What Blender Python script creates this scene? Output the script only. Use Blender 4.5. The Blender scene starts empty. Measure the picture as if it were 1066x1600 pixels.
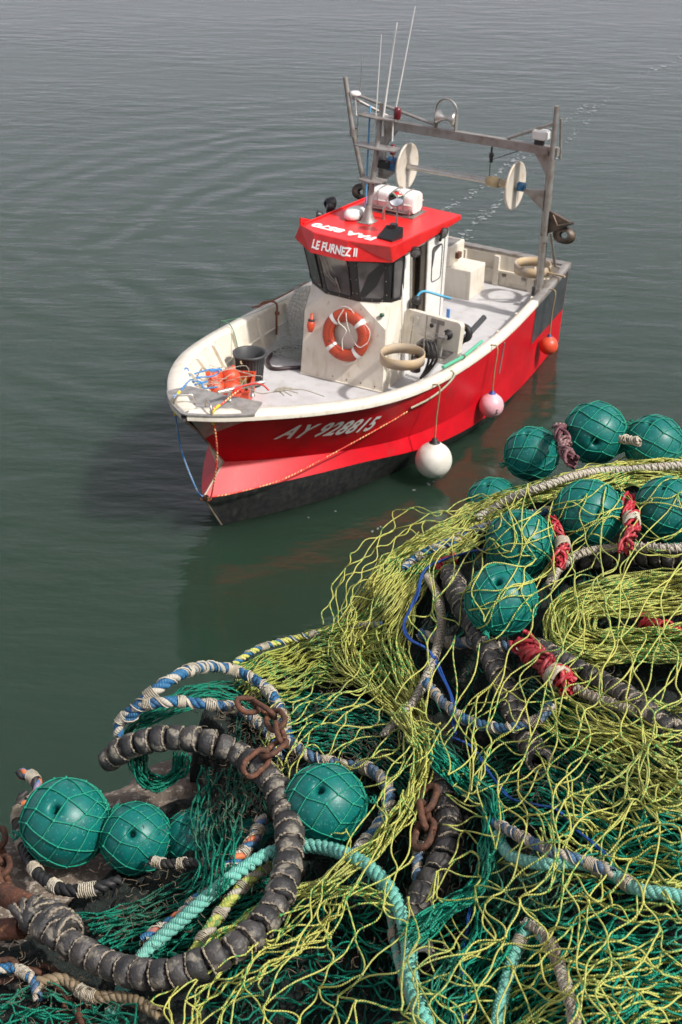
import bpy, bmesh, math, random
import numpy as np
from mathutils import Vector, Matrix
R = math.radians
PI = math.pi
random.seed(7)
RNG = np.random.default_rng(11)
scene = bpy.context.scene
COL = scene.collection

# ------------------------------------------------------------------ camera, sky, sun, exposure
CAM_H = 8.868; PITCH = R(29.04); ROLL = R(0.915); FPX = 2230.5
camd = bpy.data.cameras.new('camera'); cam = bpy.data.objects.new('camera', camd); COL.objects.link(cam)
camd.sensor_fit = 'VERTICAL'; camd.sensor_height = 36; camd.sensor_width = 24
camd.lens = FPX / 1600 * 36
camd.clip_start = 0.05; camd.clip_end = 3000
cam.matrix_world = Matrix.Translation((0, 0, CAM_H)) @ Matrix.Rotation(PI / 2 - PITCH, 4, 'X') @ Matrix.Rotation(ROLL, 4, 'Z')
camd.dof.use_dof = True; camd.dof.focus_distance = 4.3; camd.dof.aperture_fstop = 13
scene.camera = cam
SUN_EL = R(49); SUN_AZ = R(121)          # azimuth clockwise from +Y
world = bpy.data.worlds.new('World'); scene.world = world; world.use_nodes = True
wn = world.node_tree.nodes; wl = world.node_tree.links
bg = wn['Background']; sky = wn.new('ShaderNodeTexSky'); sky.sky_type = 'NISHITA'; sky.sun_disc = False
sky.sun_elevation = SUN_EL; sky.sun_rotation = SUN_AZ; sky.air_density = 1.0; sky.dust_density = 6.0; sky.ozone_density = 1.0
hs = wn.new('ShaderNodeHueSaturation'); hs.inputs['Saturation'].default_value = 0.3
wl.new(sky.outputs[0], hs.inputs['Color'])
wtc = wn.new('ShaderNodeTexCoord'); wsp = wn.new('ShaderNodeSeparateXYZ'); wl.new(wtc.outputs['Generated'], wsp.inputs[0])
wmr = wn.new('ShaderNodeMapRange'); wmr.inputs[1].default_value = 0.0; wmr.inputs[2].default_value = 0.7; wmr.inputs[3].default_value = 0.9; wmr.inputs[4].default_value = 0.12; wl.new(wsp.outputs[2], wmr.inputs[0])
wmx = wn.new('ShaderNodeMix'); wmx.data_type = 'RGBA'; wmx.inputs[7].default_value = (6.5, 6.2, 7.2, 1); wl.new(hs.outputs[0], wmx.inputs[6]); wl.new(wmr.outputs[0], wmx.inputs[0]); wl.new(wmx.outputs[2], bg.inputs[0]); bg.inputs[1].default_value = 0.12
sd = bpy.data.lights.new('sun', 'SUN'); sun = bpy.data.objects.new('sun', sd); COL.objects.link(sun)
sd.energy = 4.0; sd.angle = R(2.5); sd.color = (1.0, 0.955, 0.89)
sdir = Vector((math.sin(SUN_AZ) * math.cos(SUN_EL), math.cos(SUN_AZ) * math.cos(SUN_EL), math.sin(SUN_EL)))
sun.matrix_world = Matrix.Translation((20, 10, 30)) @ sdir.to_track_quat('Z', 'Y').to_matrix().to_4x4()
vs = scene.view_settings; vs.view_transform = 'Standard'; vs.look = 'None'; vs.exposure = 0.08; vs.gamma = 1.0
scene.cycles.max_bounces = 6; scene.cycles.diffuse_bounces = 3; scene.cycles.glossy_bounces = 3
scene.cycles.transmission_bounces = 4; scene.cycles.transparent_max_bounces = 8
scene.cycles.caustics_reflective = False; scene.cycles.caustics_refractive = False

# ------------------------------------------------------------------ materials
MATS = {}
def mat(name, col, rough=0.5, metal=0.0, col2=None, nscale=8.0, lo=0.4, hi=0.65, bump=0.0, bscale=60.0, spec=0.5, coat=0.0, col3=None, n3scale=30, lo3=.6, hi3=.68, detail=6, streak=None, samt=.5):
    if name in MATS: return MATS[name]
    m = bpy.data.materials.new(name); m.use_nodes = True; nt = m.node_tree; N = nt.nodes; L = nt.links
    b = N['Principled BSDF']
    b.inputs['Roughness'].default_value = rough; b.inputs['Metallic'].default_value = metal
    b.inputs['Specular IOR Level'].default_value = spec
    b.inputs['Coat Weight'].default_value = coat; b.inputs['Coat Roughness'].default_value = 0.12
    tc = N.new('ShaderNodeTexCoord')
    def noise(sc, det=detail, off=0.0):
        n = N.new('ShaderNodeTexNoise'); n.inputs['Scale'].default_value = sc; n.inputs['Detail'].default_value = det
        mp = N.new('ShaderNodeMapping'); mp.inputs['Location'].default_value = (off, off * .7, off * 1.3)
        L.new(tc.outputs['Object'], mp.inputs[0]); L.new(mp.outputs[0], n.inputs['Vector']); return n
    last = None
    if col2 is not None:
        n = noise(nscale); r = N.new('ShaderNodeMapRange'); r.inputs[1].default_value = lo; r.inputs[2].default_value = hi
        L.new(n.outputs['Fac'], r.inputs[0])
        mx = N.new('ShaderNodeMix'); mx.data_type = 'RGBA'; mx.inputs[6].default_value = (*col, 1); mx.inputs[7].default_value = (*col2, 1)
        L.new(r.outputs[0], mx.inputs[0]); last = mx.outputs[2]
        if col3 is not None:
            n = noise(n3scale, off=7.3); r = N.new('ShaderNodeMapRange'); r.inputs[1].default_value = lo3; r.inputs[2].default_value = hi3
            L.new(n.outputs['Fac'], r.inputs[0])
            m3 = N.new('ShaderNodeMix'); m3.data_type = 'RGBA'; m3.inputs[7].default_value = (*col3, 1)
            L.new(last, m3.inputs[6]); L.new(r.outputs[0], m3.inputs[0]); last = m3.outputs[2]
        if streak is not None:
            mp = N.new('ShaderNodeMapping'); mp.inputs['Scale'].default_value = (9, 9, .9); L.new(tc.outputs['Object'], mp.inputs[0])
            n = N.new('ShaderNodeTexNoise'); n.inputs['Scale'].default_value = 1.6; n.inputs['Detail'].default_value = 8; L.new(mp.outputs[0], n.inputs['Vector'])
            r = N.new('ShaderNodeMapRange'); r.inputs[1].default_value = .56; r.inputs[2].default_value = .74; r.inputs[4].default_value = samt; L.new(n.outputs['Fac'], r.inputs[0])
            ms = N.new('ShaderNodeMix'); ms.data_type = 'RGBA'; ms.inputs[7].default_value = (*streak, 1); L.new(last, ms.inputs[6]); L.new(r.outputs[0], ms.inputs[0]); last = ms.outputs[2]
        L.new(last, b.inputs['Base Color'])
    else:
        b.inputs['Base Color'].default_value = (*col, 1)
    if bump:
        n = noise(bscale, off=3.1); bp = N.new('ShaderNodeBump'); bp.inputs['Strength'].default_value = bump; bp.inputs['Distance'].default_value = 0.01
        L.new(n.outputs['Fac'], bp.inputs['Height']); L.new(bp.outputs[0], b.inputs['Normal'])
    MATS[name] = m
    return m

def yarn(name, col, flick, freq=60.0, thr=0.62, rough=0.55, dirt=None, dirtamt=0.55, twist=1.0, bumpf=0, spec=.4):
    """twine colour with tracer flecks running round it; UV.x = turn round the twine, UV.y = metres along it"""
    if name in MATS: return MATS[name]
    m = bpy.data.materials.new(name); m.use_nodes = True; nt = m.node_tree; N = nt.nodes; L = nt.links
    b = N['Principled BSDF']; b.inputs['Roughness'].default_value = rough; b.inputs['Specular IOR Level'].default_value = spec
    uv = N.new('ShaderNodeUVMap'); sp = N.new('ShaderNodeSeparateXYZ'); L.new(uv.outputs[0], sp.inputs[0])
    mu = N.new('ShaderNodeMath'); mu.operation = 'MULTIPLY'; mu.inputs[1].default_value = freq; L.new(sp.outputs[1], mu.inputs[0])
    mt = N.new('ShaderNodeMath'); mt.operation = 'MULTIPLY'; mt.inputs[1].default_value = twist; L.new(sp.outputs[0], mt.inputs[0])
    ad = N.new('ShaderNodeMath'); ad.operation = 'ADD'; L.new(mu.outputs[0], ad.inputs[0]); L.new(mt.outputs[0], ad.inputs[1])
    fr = N.new('ShaderNodeMath'); fr.operation = 'FRACT'; L.new(ad.outputs[0], fr.inputs[0])
    st = N.new('ShaderNodeMapRange'); st.inputs[1].default_value = thr - .06; st.inputs[2].default_value = thr + .06; L.new(fr.outputs[0], st.inputs[0])
    tc = N.new('ShaderNodeTexCoord')
    n1 = N.new('ShaderNodeTexNoise'); n1.inputs['Scale'].default_value = 9; n1.inputs['Detail'].default_value = 3; L.new(tc.outputs['Object'], n1.inputs['Vector'])
    r1 = N.new('ShaderNodeMapRange'); r1.inputs[1].default_value = .42; r1.inputs[2].default_value = .6; L.new(n1.outputs['Fac'], r1.inputs[0])
    mm = N.new('ShaderNodeMath'); mm.operation = 'MULTIPLY'; L.new(st.outputs[0], mm.inputs[0]); L.new(r1.outputs[0], mm.inputs[1])
    mx = N.new('ShaderNodeMix'); mx.data_type = 'RGBA'; mx.inputs[6].default_value = (*col, 1); mx.inputs[7].default_value = (*flick, 1); L.new(mm.outputs[0], mx.inputs[0])
    last = mx.outputs[2]
    if dirt:
        n2 = N.new('ShaderNodeTexNoise'); n2.inputs['Scale'].default_value = 5; n2.inputs['Detail'].default_value = 8; L.new(tc.outputs['Object'], n2.inputs['Vector'])
        r2 = N.new('ShaderNodeMapRange'); r2.inputs[1].default_value = .5; r2.inputs[2].default_value = .75; r2.inputs[4].default_value = dirtamt; L.new(n2.outputs['Fac'], r2.inputs[0])
        m2 = N.new('ShaderNodeMix'); m2.data_type = 'RGBA'; m2.inputs[7].default_value = (*dirt, 1); L.new(last, m2.inputs[6]); L.new(r2.outputs[0], m2.inputs[0]); last = m2.outputs[2]
    L.new(last, b.inputs['Base Color'])
    if bumpf:
        m4 = N.new('ShaderNodeMath'); m4.operation = 'MULTIPLY'; m4.inputs[1].default_value = bumpf; L.new(sp.outputs[1], m4.inputs[0])
        a4 = N.new('ShaderNodeMath'); a4.operation = 'ADD'; L.new(m4.outputs[0], a4.inputs[0]); L.new(sp.outputs[0], a4.inputs[1])
        p4 = N.new('ShaderNodeMath'); p4.operation = 'PINGPONG'; p4.inputs[1].default_value = .5; L.new(a4.outputs[0], p4.inputs[0])
        bp = N.new('ShaderNodeBump'); bp.inputs['Strength'].default_value = .8; bp.inputs['Distance'].default_value = .003
        L.new(p4.outputs[0], bp.inputs['Height']); L.new(bp.outputs[0], b.inputs['Normal'])
    MATS[name] = m
    return m

# ------------------------------------------------------------------ geometry helpers
class MB:
    def __init__(s): s.v = []; s.f = []; s.m = []; s.sm = []
    def add(s, vs, fs, mi=0, smooth=False):
        o = len(s.v); s.v += [tuple(map(float, v)) for v in vs]
        for f in fs: s.f.append(tuple(o + i for i in f)); s.m.append(mi); s.sm.append(smooth)
    def box(s, c, d, mi=0, M=None, bev=0.0):
        x, y, z = [k / 2 for k in d]
        if bev:
            b = bev; pts = []; 
            for sz, zz in ((-1, -z), (-1, -z + b), (1, z - b), (1, z)):
                e = b if abs(zz) == z else 0
                for sx, sy in ((-1, -1), (1, -1), (1, 1), (-1, 1)):
                    a_, c_ = (x - e) * sx, (y - e) * sy
                    if sx * sy > 0: pts += [(a_ , c_ - b * sy, zz), (a_ - b * sx, c_, zz)]
                    else: pts += [(a_ - b * sx, c_, zz), (a_, c_ - b * sy, zz)]
            fs = []
            for l in range(3):
                for k in range(8): fs.append((l * 8 + k, l * 8 + (k + 1) % 8, l * 8 + 8 + (k + 1) % 8, l * 8 + 8 + k))
            fs += [tuple(range(7, -1, -1)), tuple(range(24, 32))]
        else:
            pts = [(-x, -y, -z), (x, -y, -z), (x, y, -z), (-x, y, -z), (-x, -y, z), (x, -y, z), (x, y, z), (-x, y, z)]
            fs = [(0, 3, 2, 1), (4, 5, 6, 7), (0, 1, 5, 4), (1, 2, 6, 5), (2, 3, 7, 6), (3, 0, 4, 7)]
        pts = [Vector(p) for p in pts]
        if M is not None: pts = [M @ p for p in pts]
        s.add([p + Vector(c) for p in pts], fs, mi)
    def tube(s, pts, r, n=8, mi=0, cap=True, closed=False):
        P = [Vector(p) for p in pts]; K = len(P)
        rr = r if hasattr(r, '__len__') else [r] * K
        T = []
        for i in range(K):
            if closed: t = P[(i + 1) % K] - P[i - 1]
            else: t = P[min(i + 1, K - 1)] - P[max(i - 1, 0)]
            T.append(t.normalized() if t.length > 1e-9 else Vector((0, 0, 1)))
        u = T[0].orthogonal().normalized(); vs = []
        for i in range(K):
            u = (u - T[i] * u.dot(T[i])).normalized(); w = T[i].cross(u)
            for k in range(n):
                a = 2 * PI * k / n; vs.append(P[i] + (u * math.cos(a) + w * math.sin(a)) * rr[i])
        fs = []
        for i in range(K if closed else K - 1):
            j = (i + 1) % K
            for k in range(n): fs.append((i * n + k, i * n + (k + 1) % n, j * n + (k + 1) % n, j * n + k))
        s.add(vs, fs, mi, True)
        if cap and not closed:
            s.add(vs[:n], [tuple(range(n - 1, -1, -1))], mi); s.add(vs[-n:], [tuple(range(n))], mi)
    def lathe(s, prof, n=24, M=None, mi=0, closed=False):
        """prof: (radius, height) pairs about local Z"""
        vs = []; K = len(prof)
        for r_, z in prof:
            for k in range(n):
                a = 2 * PI * k / n; p = Vector((r_ * math.cos(a), r_ * math.sin(a), z)); vs.append(M @ p if M is not None else p)
        fs = []
        for i in range(K if closed else K - 1):
            j = (i + 1) % K
            for k in range(n): fs.append((i * n + k, i * n + (k + 1) % n, j * n + (k + 1) % n, j * n + k))
        s.add(vs, fs, mi, True)
    def grid(s, P, mi=0, smooth=True, flip=False):
        """P[i][j] points"""
        a = len(P); b = len(P[0]); vs = [p for row in P for p in row]; fs = []
        for i in range(a - 1):
            for j in range(b - 1):
                q_ = (i * b + j, i * b + j + 1, (i + 1) * b + j + 1, (i + 1) * b + j); fs.append(q_[::-1] if flip else q_)
        s.add(vs, fs, mi, smooth)
    def prism(s, poly, z0, z1, mi=0, M=None):
        n = len(poly); z0s = z0 if hasattr(z0, '__len__') else [z0] * n; z1s = z1 if hasattr(z1, '__len__') else [z1] * n
        vs = [Vector((x, y, z0s[i])) for i, (x, y) in enumerate(poly)] + [Vector((x, y, z1s[i])) for i, (x, y) in enumerate(poly)]
        if M is not None: vs = [M @ v for v in vs]
        s.add(vs, [tuple(range(n - 1, -1, -1)), tuple(range(n, 2 * n))] + [(i, (i + 1) % n, n + (i + 1) % n, n + i) for i in range(n)], mi)
    def build(s, name, mats, parent=None, weld=False):
        me = bpy.data.meshes.new(name); me.from_pydata(s.v, [], s.f)
        if not isinstance(mats, (list, tuple)): mats = [mats]
        for m_ in mats: me.materials.append(m_)
        me.polygons.foreach_set('material_index', s.m); me.polygons.foreach_set('use_smooth', s.sm); me.update()
        if weld:
            bm = bmesh.new(); bm.from_mesh(me); bmesh.ops.remove_doubles(bm, verts=bm.verts, dist=1e-4); bmesh.ops.recalc_face_normals(bm, faces=bm.faces); bm.to_mesh(me); bm.free()
        o = bpy.data.objects.new(name, me); COL.objects.link(o)
        if parent is not None: o.parent = parent
        return o
def tag(o, label=None, cat=None, group=None, kind=None):
    if label: o['label'] = label
    if cat: o['category'] = cat
    if group: o['group'] = group
    if kind: o['kind'] = kind
    return o
def empty(name, label, cat, M=None, group=None):
    o = bpy.data.objects.new(name, None); COL.objects.link(o); o.empty_display_size = .1
    if M is not None: o.matrix_world = M
    return tag(o, label, cat, group)

def np_mesh(name, verts, quads, mats, parent=None, uv=None, smooth=True, tris=None, midx=None):
    me = bpy.data.meshes.new(name)
    nq = len(quads); nt_ = 0 if tris is None else len(tris)
    me.vertices.add(len(verts)); me.vertices.foreach_set('co', np.asarray(verts, np.float32).ravel())
    me.loops.add(nq * 4 + nt_ * 3); me.polygons.add(nq + nt_)
    li = np.asarray(quads, np.int32).ravel()
    if nt_: li = np.concatenate([li, np.asarray(tris, np.int32).ravel()])
    me.loops.foreach_set('vertex_index', li)
    ls = np.concatenate([np.arange(nq) * 4, nq * 4 + np.arange(nt_) * 3]).astype(np.int32)
    me.polygons.foreach_set('loop_start', ls)
    me.polygons.foreach_set('use_smooth', np.full(nq + nt_, smooth))
    if not isinstance(mats, (list, tuple)): mats = [mats]
    for m_ in mats: me.materials.append(m_)
    if midx is not None: me.polygons.foreach_set('material_index', np.asarray(midx, np.int32))
    if uv is not None:
        ul = me.uv_layers.new(name='UVMap'); full = np.zeros((len(li), 2), np.float32); full[:len(uv)] = uv
        ul.data.foreach_set('uv', full.ravel())
    me.update(calc_edges=True); me.validate()
    o = bpy.data.objects.new(name, me); COL.objects.link(o)
    if parent is not None: o.parent = parent
    return o

def tube_arrays(P, r, n=5, v0=None):
    """P (M,N,3) polylines of equal length -> verts, quads, uv"""
    P = np.asarray(P, float); M_, N_, _ = P.shape
    T = np.empty_like(P); T[:, 1:-1] = P[:, 2:] - P[:, :-2]; T[:, 0] = P[:, 1] - P[:, 0]; T[:, -1] = P[:, -1] - P[:, -2]
    T /= np.linalg.norm(T, axis=2, keepdims=True) + 1e-12
    main = P[:, -1] - P[:, 0]; ref = np.cross(main, np.array([.31, .22, .93])); ref /= np.linalg.norm(ref, axis=1, keepdims=True) + 1e-12
    U = ref[:, None, :] - T * np.sum(T * ref[:, None, :], 2, keepdims=True)
    U /= np.linalg.norm(U, axis=2, keepdims=True) + 1e-12; W = np.cross(T, U)
    a = np.arange(n) * 2 * PI / n; rr = np.broadcast_to(np.asarray(r, float).reshape(-1, 1, 1, 1) if np.ndim(r) == 1 else np.asarray(r), (M_, N_, 1, 1)) if np.ndim(r) <= 1 else np.asarray(r)[:, :, None, None]
    V = P[:, :, None, :] + rr * (U[:, :, None, :] * np.cos(a)[None, None, :, None] + W[:, :, None, :] * np.sin(a)[None, None, :, None])
    V = V.reshape(-1, 3)
    mi, ii, kk = np.meshgrid(np.arange(M_), np.arange(N_ - 1), np.arange(n), indexing='ij')
    k2 = (kk + 1) % n; b = mi * N_ * n
    Q = np.stack([b + ii * n + kk, b + ii * n + k2, b + (ii + 1) * n + k2, b + (ii + 1) * n + kk], -1).reshape(-1, 4)
    seg = np.linalg.norm(np.diff(P, axis=1), axis=2); L_ = np.concatenate([np.zeros((M_, 1)), np.cumsum(seg, 1)], 1)
    if v0 is None: v0 = RNG.random(M_)
    L_ = L_ + v0[:, None]
    l0 = L_[:, :-1, None] + np.zeros(n); l1 = L_[:, 1:, None] + np.zeros(n)
    u0 = np.broadcast_to(kk / n, l0.shape); u1 = u0 + 1 / n
    uv = np.stack([np.stack([u0, l0], -1), np.stack([u1, l0], -1), np.stack([u1, l1], -1), np.stack([u0, l1], -1)], 3).reshape(-1, 2)
    return V, Q, uv
OCT = np.array([[1, 0, 0], [0, 1, 0], [-1, 0, 0], [0, -1, 0], [0, 0, 1], [0, 0, -1]], float)
CUBQ = None
def knot_arrays(C, r):
    """little lumpy knots: cube-sphere of 8 verts at each centre"""
    c = np.array([[x, y, z] for x in (-1, 1) for y in (-1, 1) for z in (-1, 1)], float) / 1.5
    q = np.array([[0, 1, 3, 2], [4, 6, 7, 5], [0, 4, 5, 1], [2, 3, 7, 6], [0, 2, 6, 4], [1, 5, 7, 3]])
    n = len(C); sc = r * RNG.uniform(.8, 1.3, (n, 1, 3)); V = C[:, None, :] + c[None] * sc
    Q = (np.arange(n) * 8)[:, None, None] + q[None]
    return V.reshape(-1, 3), Q.reshape(-1, 4), np.zeros((n * 24, 2)) + .3
def join_arrays(parts):
    V = []; Q = []; U = []; o = 0
    for v, q, u in parts: V.append(v); Q.append(q + o); U.append(u); o += len(v)
    return np.concatenate(V), np.concatenate(Q), np.concatenate(U)

def crom(pts, N):
    """Catmull-Rom through points, resampled evenly to N"""
    P = np.asarray(pts, float); 
    if len(P) == 2: return P[0] + (P[1] - P[0]) * np.linspace(0, 1, N)[:, None]
    E = np.vstack([2 * P[0] - P[1], P, 2 * P[-1] - P[-2]]); out = []
    for i in range(len(P) - 1):
        a, b, c, d = E[i:i + 4]
        for t in np.linspace(0, 1, 16, endpoint=False):
            out.append(.5 * ((2 * b) + (-a + c) * t + (2 * a - 5 * b + 4 * c - d) * t * t + (-a + 3 * b - 3 * c + d) * t ** 3))
    out.append(P[-1]); out = np.array(out)
    s = np.concatenate([[0], np.cumsum(np.linalg.norm(np.diff(out, axis=0), axis=1))]); q_ = np.linspace(0, s[-1], N)
    return np.stack([np.interp(q_, s, out[:, k]) for k in range(out.shape[1])], 1)

def text_mesh(body, size, shear=0.0, bold=0.0, sx=1.0, spacing=1.0, sub=0):
    """flat text -> (verts list, faces list) in the XY plane, left-bottom origin"""
    cu = bpy.data.curves.new('t', 'FONT'); cu.body = body; cu.size = size; cu.shear = shear; cu.offset = bold; cu.space_character = spacing; cu.resolution_u = 4
    ob = bpy.data.objects.new('t', cu); COL.objects.link(ob)
    dg = bpy.context.evaluated_depsgraph_get(); me = bpy.data.meshes.new_from_object(ob.evaluated_get(dg))
    bm = bmesh.new(); bm.from_mesh(me)
    if sub:
        bmesh.ops.triangulate(bm, faces=bm.faces)
        for _ in range(sub): bmesh.ops.subdivide_edges(bm, edges=[e for e in bm.edges if e.calc_length() > size * .12], cuts=1); bmesh.ops.triangulate(bm, faces=bm.faces)
    vs_ = [v.co.copy() for v in bm.verts]; fs_ = [[v.index for v in f.verts] for f in bm.faces]; bm.free()
    bpy.data.objects.remove(ob); bpy.data.curves.remove(cu); bpy.data.meshes.remove(me)
    x0 = min(v.x for v in vs_); y0 = min(v.y for v in vs_)
    for v in vs_: v.x = (v.x - x0) * sx; v.y -= y0
    return vs_, fs_, max(v.x for v in vs_), max(v.y for v in vs_)

# picture point + height above the water -> point in the place
_cp, _sp, _cr, _sr = math.cos(PITCH), math.sin(PITCH), math.cos(ROLL), math.sin(ROLL)
def at(px, py, z):
    px = np.asarray(px, float); py = np.asarray(py, float); z = np.asarray(z, float)
    xr = (px - 533) / FPX; ur = (800 - py) / FPX
    X = xr * _cr - ur * _sr; u = xr * _sr + ur * _cr
    Y = _cp + u * _sp; Z = -_sp + u * _cp
    t = (z - CAM_H) / Z
    return np.stack(np.broadcast_arrays(X * t, Y * t, z), -1)

# ------------------------------------------------------------------ shared materials
M_red = mat('red_hull_paint', (.60, .006, .016), .40, col2=(.48, .005, .013), nscale=2.2, col3=(.46, .08, .07), n3scale=9, lo3=.70, hi3=.80, detail=10, bump=.03, bscale=6, coat=.0, spec=.22, streak=(.30, .03, .03), samt=.55)
M_roofred = mat('red_roof_paint', (.72, .02, .02), .38, col2=(.6, .015, .015), nscale=6, coat=.2)
M_black = mat('black_antifouling', (.018, .019, .022), .5, col2=(.045, .045, .045), nscale=14, bump=.2, streak=(.09, .085, .07), samt=.6)
M_cream = mat('cream_gelcoat', (.72, .67, .58), .42, col2=(.62, .56, .46), nscale=5, lo=.45, hi=.8, col3=(.45, .33, .2), n3scale=14, lo3=.64, hi3=.80, streak=(.42, .33, .22), samt=.45)
M_white = mat('white_gelcoat', (.82, .81, .78), .35, col2=(.74, .72, .68), nscale=6, streak=(.5, .43, .34), samt=.4)
M_deck = mat('pale_deck_paint', (.52, .51, .52), .6, col2=(.42, .41, .42), nscale=4, lo=.4, hi=.8, col3=(.4, .36, .33), n3scale=6, lo3=.55, hi3=.8, detail=12)
M_steel = mat('stainless_steel', (.55, .53, .50), .38, .85, col2=(.38, .33, .28), nscale=9, lo=.45, hi=.8, bump=.05)
M_galv = mat('weathered_grey_metal', (.36, .34, .32), .5, .6, col2=(.22, .17, .13), nscale=7, lo=.45, hi=.75, bump=.08)
M_platem = mat('brushed_bow_plate', (.42, .40, .38), .45, .5, col2=(.3, .28, .26), nscale=12)
M_darkpanel = mat('dark_rub_panel', (.035, .04, .045), .5, col2=(.06, .065, .07), nscale=8)
M_frame = mat('black_window_frame', (.02, .021, .023), .4)
M_letter = mat('white_lettering', (.92, .91, .90), .5)
M_rubber = mat('black_rubber', (.022, .021, .022), .55, bump=.1)
M_orange = mat('orange_plastic', (.60, .075, .025), .45, col2=(.5, .05, .02), nscale=12)
M_wood = mat('pale_wood', (.46, .34, .20), .6, col2=(.36, .30, .24), nscale=6)
M_plasticgrey = mat('dark_grey_plastic', (.05, .052, .055), .5)
M_rust = mat('rusty_iron', (.14, .055, .03), .75, .2, col2=(.06, .03, .02), nscale=35, bump=.5, bscale=120, col3=(.24, .11, .055), n3scale=60)
def glass_mat():
    m = bpy.data.materials.new('tinted_window_glass'); m.use_nodes = True; b = m.node_tree.nodes['Principled BSDF']
    b.inputs['Base Color'].default_value = (.05, .055, .06, 1); b.inputs['Roughness'].default_value = .08; b.inputs['Specular IOR Level'].default_value = 1.0
    n = m.node_tree.nodes.new('ShaderNodeTexNoise'); n.inputs['Scale'].default_value = 5; tc = m.node_tree.nodes.new('ShaderNodeTexCoord'); m.node_tree.links.new(tc.outputs['Object'], n.inputs['Vector'])
    mx = m.node_tree.nodes.new('ShaderNodeMix'); mx.data_type = 'RGBA'; mx.inputs[6].default_value = (.03, .03, .035, 1); mx.inputs[7].default_value = (.20, .185, .18, 1)
    m.node_tree.links.new(n.outputs['Fac'], mx.inputs[0]); m.node_tree.links.new(mx.outputs[2], b.inputs['Base Color'])
    return m
M_glass = glass_mat()
M_bluerope = yarn('blue_rope', (.05, .22, .5), (.6, .6, .55), 40, .6)

# ------------------------------------------------------------------ the water
def water_material():
    m = bpy.data.materials.new('harbour_water'); m.use_nodes = True; nt = m.node_tree; N = nt.nodes; L = nt.links
    b = N['Principled BSDF']; b.inputs['Subsurface Weight'].default_value = 1.0; b.inputs['Subsurface Radius'].default_value = (.8, 1.2, 1.0); b.inputs['Subsurface Scale'].default_value = 4.0; b.inputs['Base Color'].default_value = (.020, .046, .034, 1); b.inputs['Roughness'].default_value = .06; b.inputs['IOR'].default_value = 1.333; b.inputs['Specular IOR Level'].default_value = .72
    tc = N.new('ShaderNodeTexCoord')
    def nz(sc, stretch, rot, det=4):
        mp = N.new('ShaderNodeMapping'); mp.inputs['Scale'].default_value = stretch; mp.inputs['Rotation'].default_value = (0, 0, rot)
        n = N.new('ShaderNodeTexNoise'); n.inputs['Scale'].default_value = sc; n.inputs['Detail'].default_value = det; n.inputs['Roughness'].default_value = .5
        L.new(tc.outputs['Object'], mp.inputs[0]); L.new(mp.outputs[0], n.inputs['Vector']); return n.outputs['Fac']
    def math_(op, a, c):
        x = N.new('ShaderNodeMath'); x.operation = op
        for i, q_ in enumerate((a, c)):
            if isinstance(q_, (int, float)): x.inputs[i].default_value = q_
            else: L.new(q_, x.inputs[i])
        return x.outputs[0]
    h = math_('MULTIPLY', nz(.8, (1, 2.6, 1), R(12)), .22)
    h = math_('ADD', h, math_('MULTIPLY', nz(2.2, (1, 2.2, 1), R(-8)), .05))
    h = math_('ADD', h, math_('MULTIPLY', nz(7, (1, 1.6, 1), R(20)), .006))
    gust = N.new('ShaderNodeMapRange'); gust.inputs[1].default_value = .35; gust.inputs[2].default_value = .65; gust.inputs[3].default_value = .35; gust.inputs[4].default_value = 1.25; L.new(nz(.09, (1, 1.8, 1), R(25), 3), gust.inputs[0]); h = math_('MULTIPLY', h, gust.outputs[0])
    # bow waves spreading from the boat's track
    sep = N.new('ShaderNodeSeparateXYZ'); L.new(tc.outputs['Object'], sep.inputs[0])
    dx = math_('SUBTRACT', sep.outputs[0], WK[0]); dy = math_('SUBTRACT', sep.outputs[1], WK[1])
    dist = math_('SQRT', math_('ADD', math_('MULTIPLY', dx, dx), math_('MULTIPLY', dy, dy)), 0)
    wob = nz(.35, (1, 1, 1), 0, 2)
    ph = math_('MULTIPLY', math_('ADD', dist, math_('MULTIPLY', wob, 2.5)), 2 * PI / 1.05)
    ring = math_('SINE', ph, 0)
    fall = N.new('ShaderNodeMapRange'); fall.inputs[1].default_value = 5.0; fall.inputs[2].default_value = 14.0; fall.inputs[3].default_value = 1; fall.inputs[4].default_value = 0; L.new(dist, fall.inputs[0])
    inn = N.new('ShaderNodeMapRange'); inn.inputs[1].default_value = 1.0; inn.inputs[2].default_value = 5.0; L.new(dist, inn.inputs[0])
    side = N.new('ShaderNodeMapRange'); side.inputs[1].default_value = -1.0; side.inputs[2].default_value = -4.0; L.new(dx, side.inputs[0]); 
    amp = math_('MULTIPLY', math_('MULTIPLY', fall.outputs[0], inn.outputs[0]), math_('MULTIPLY', side.outputs[0], .06))
    h = math_('ADD', h, math_('MULTIPLY', ring, amp))
    bp = N.new('ShaderNodeBump'); bp.inputs['Strength'].default_value = .6; bp.inputs['Distance'].default_value = .25
    L.new(h, bp.inputs['Height']); L.new(bp.outputs[0], b.inputs['Normal'])
    # silt clouds
    mx = N.new('ShaderNodeMix'); mx.data_type = 'RGBA'; mx.inputs[6].default_value = (.017, .037, .019, 1); mx.inputs[7].default_value = (.020, .046, .033, 1)
    L.new(nz(.12, (1, 1, 1), .4, 5), mx.inputs[0]); L.new(mx.outputs[2], b.inputs['Base Color'])
    return m
WK = (2.2, 27.0)
w = MB(); w.add([(-600, -80, 0), (600, -80, 0), (600, 1500, 0), (-600, 1500, 0)], [(0, 1, 2, 3)])
tag(w.build('water', water_material()), 'still green harbour water', kind='structure')
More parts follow.
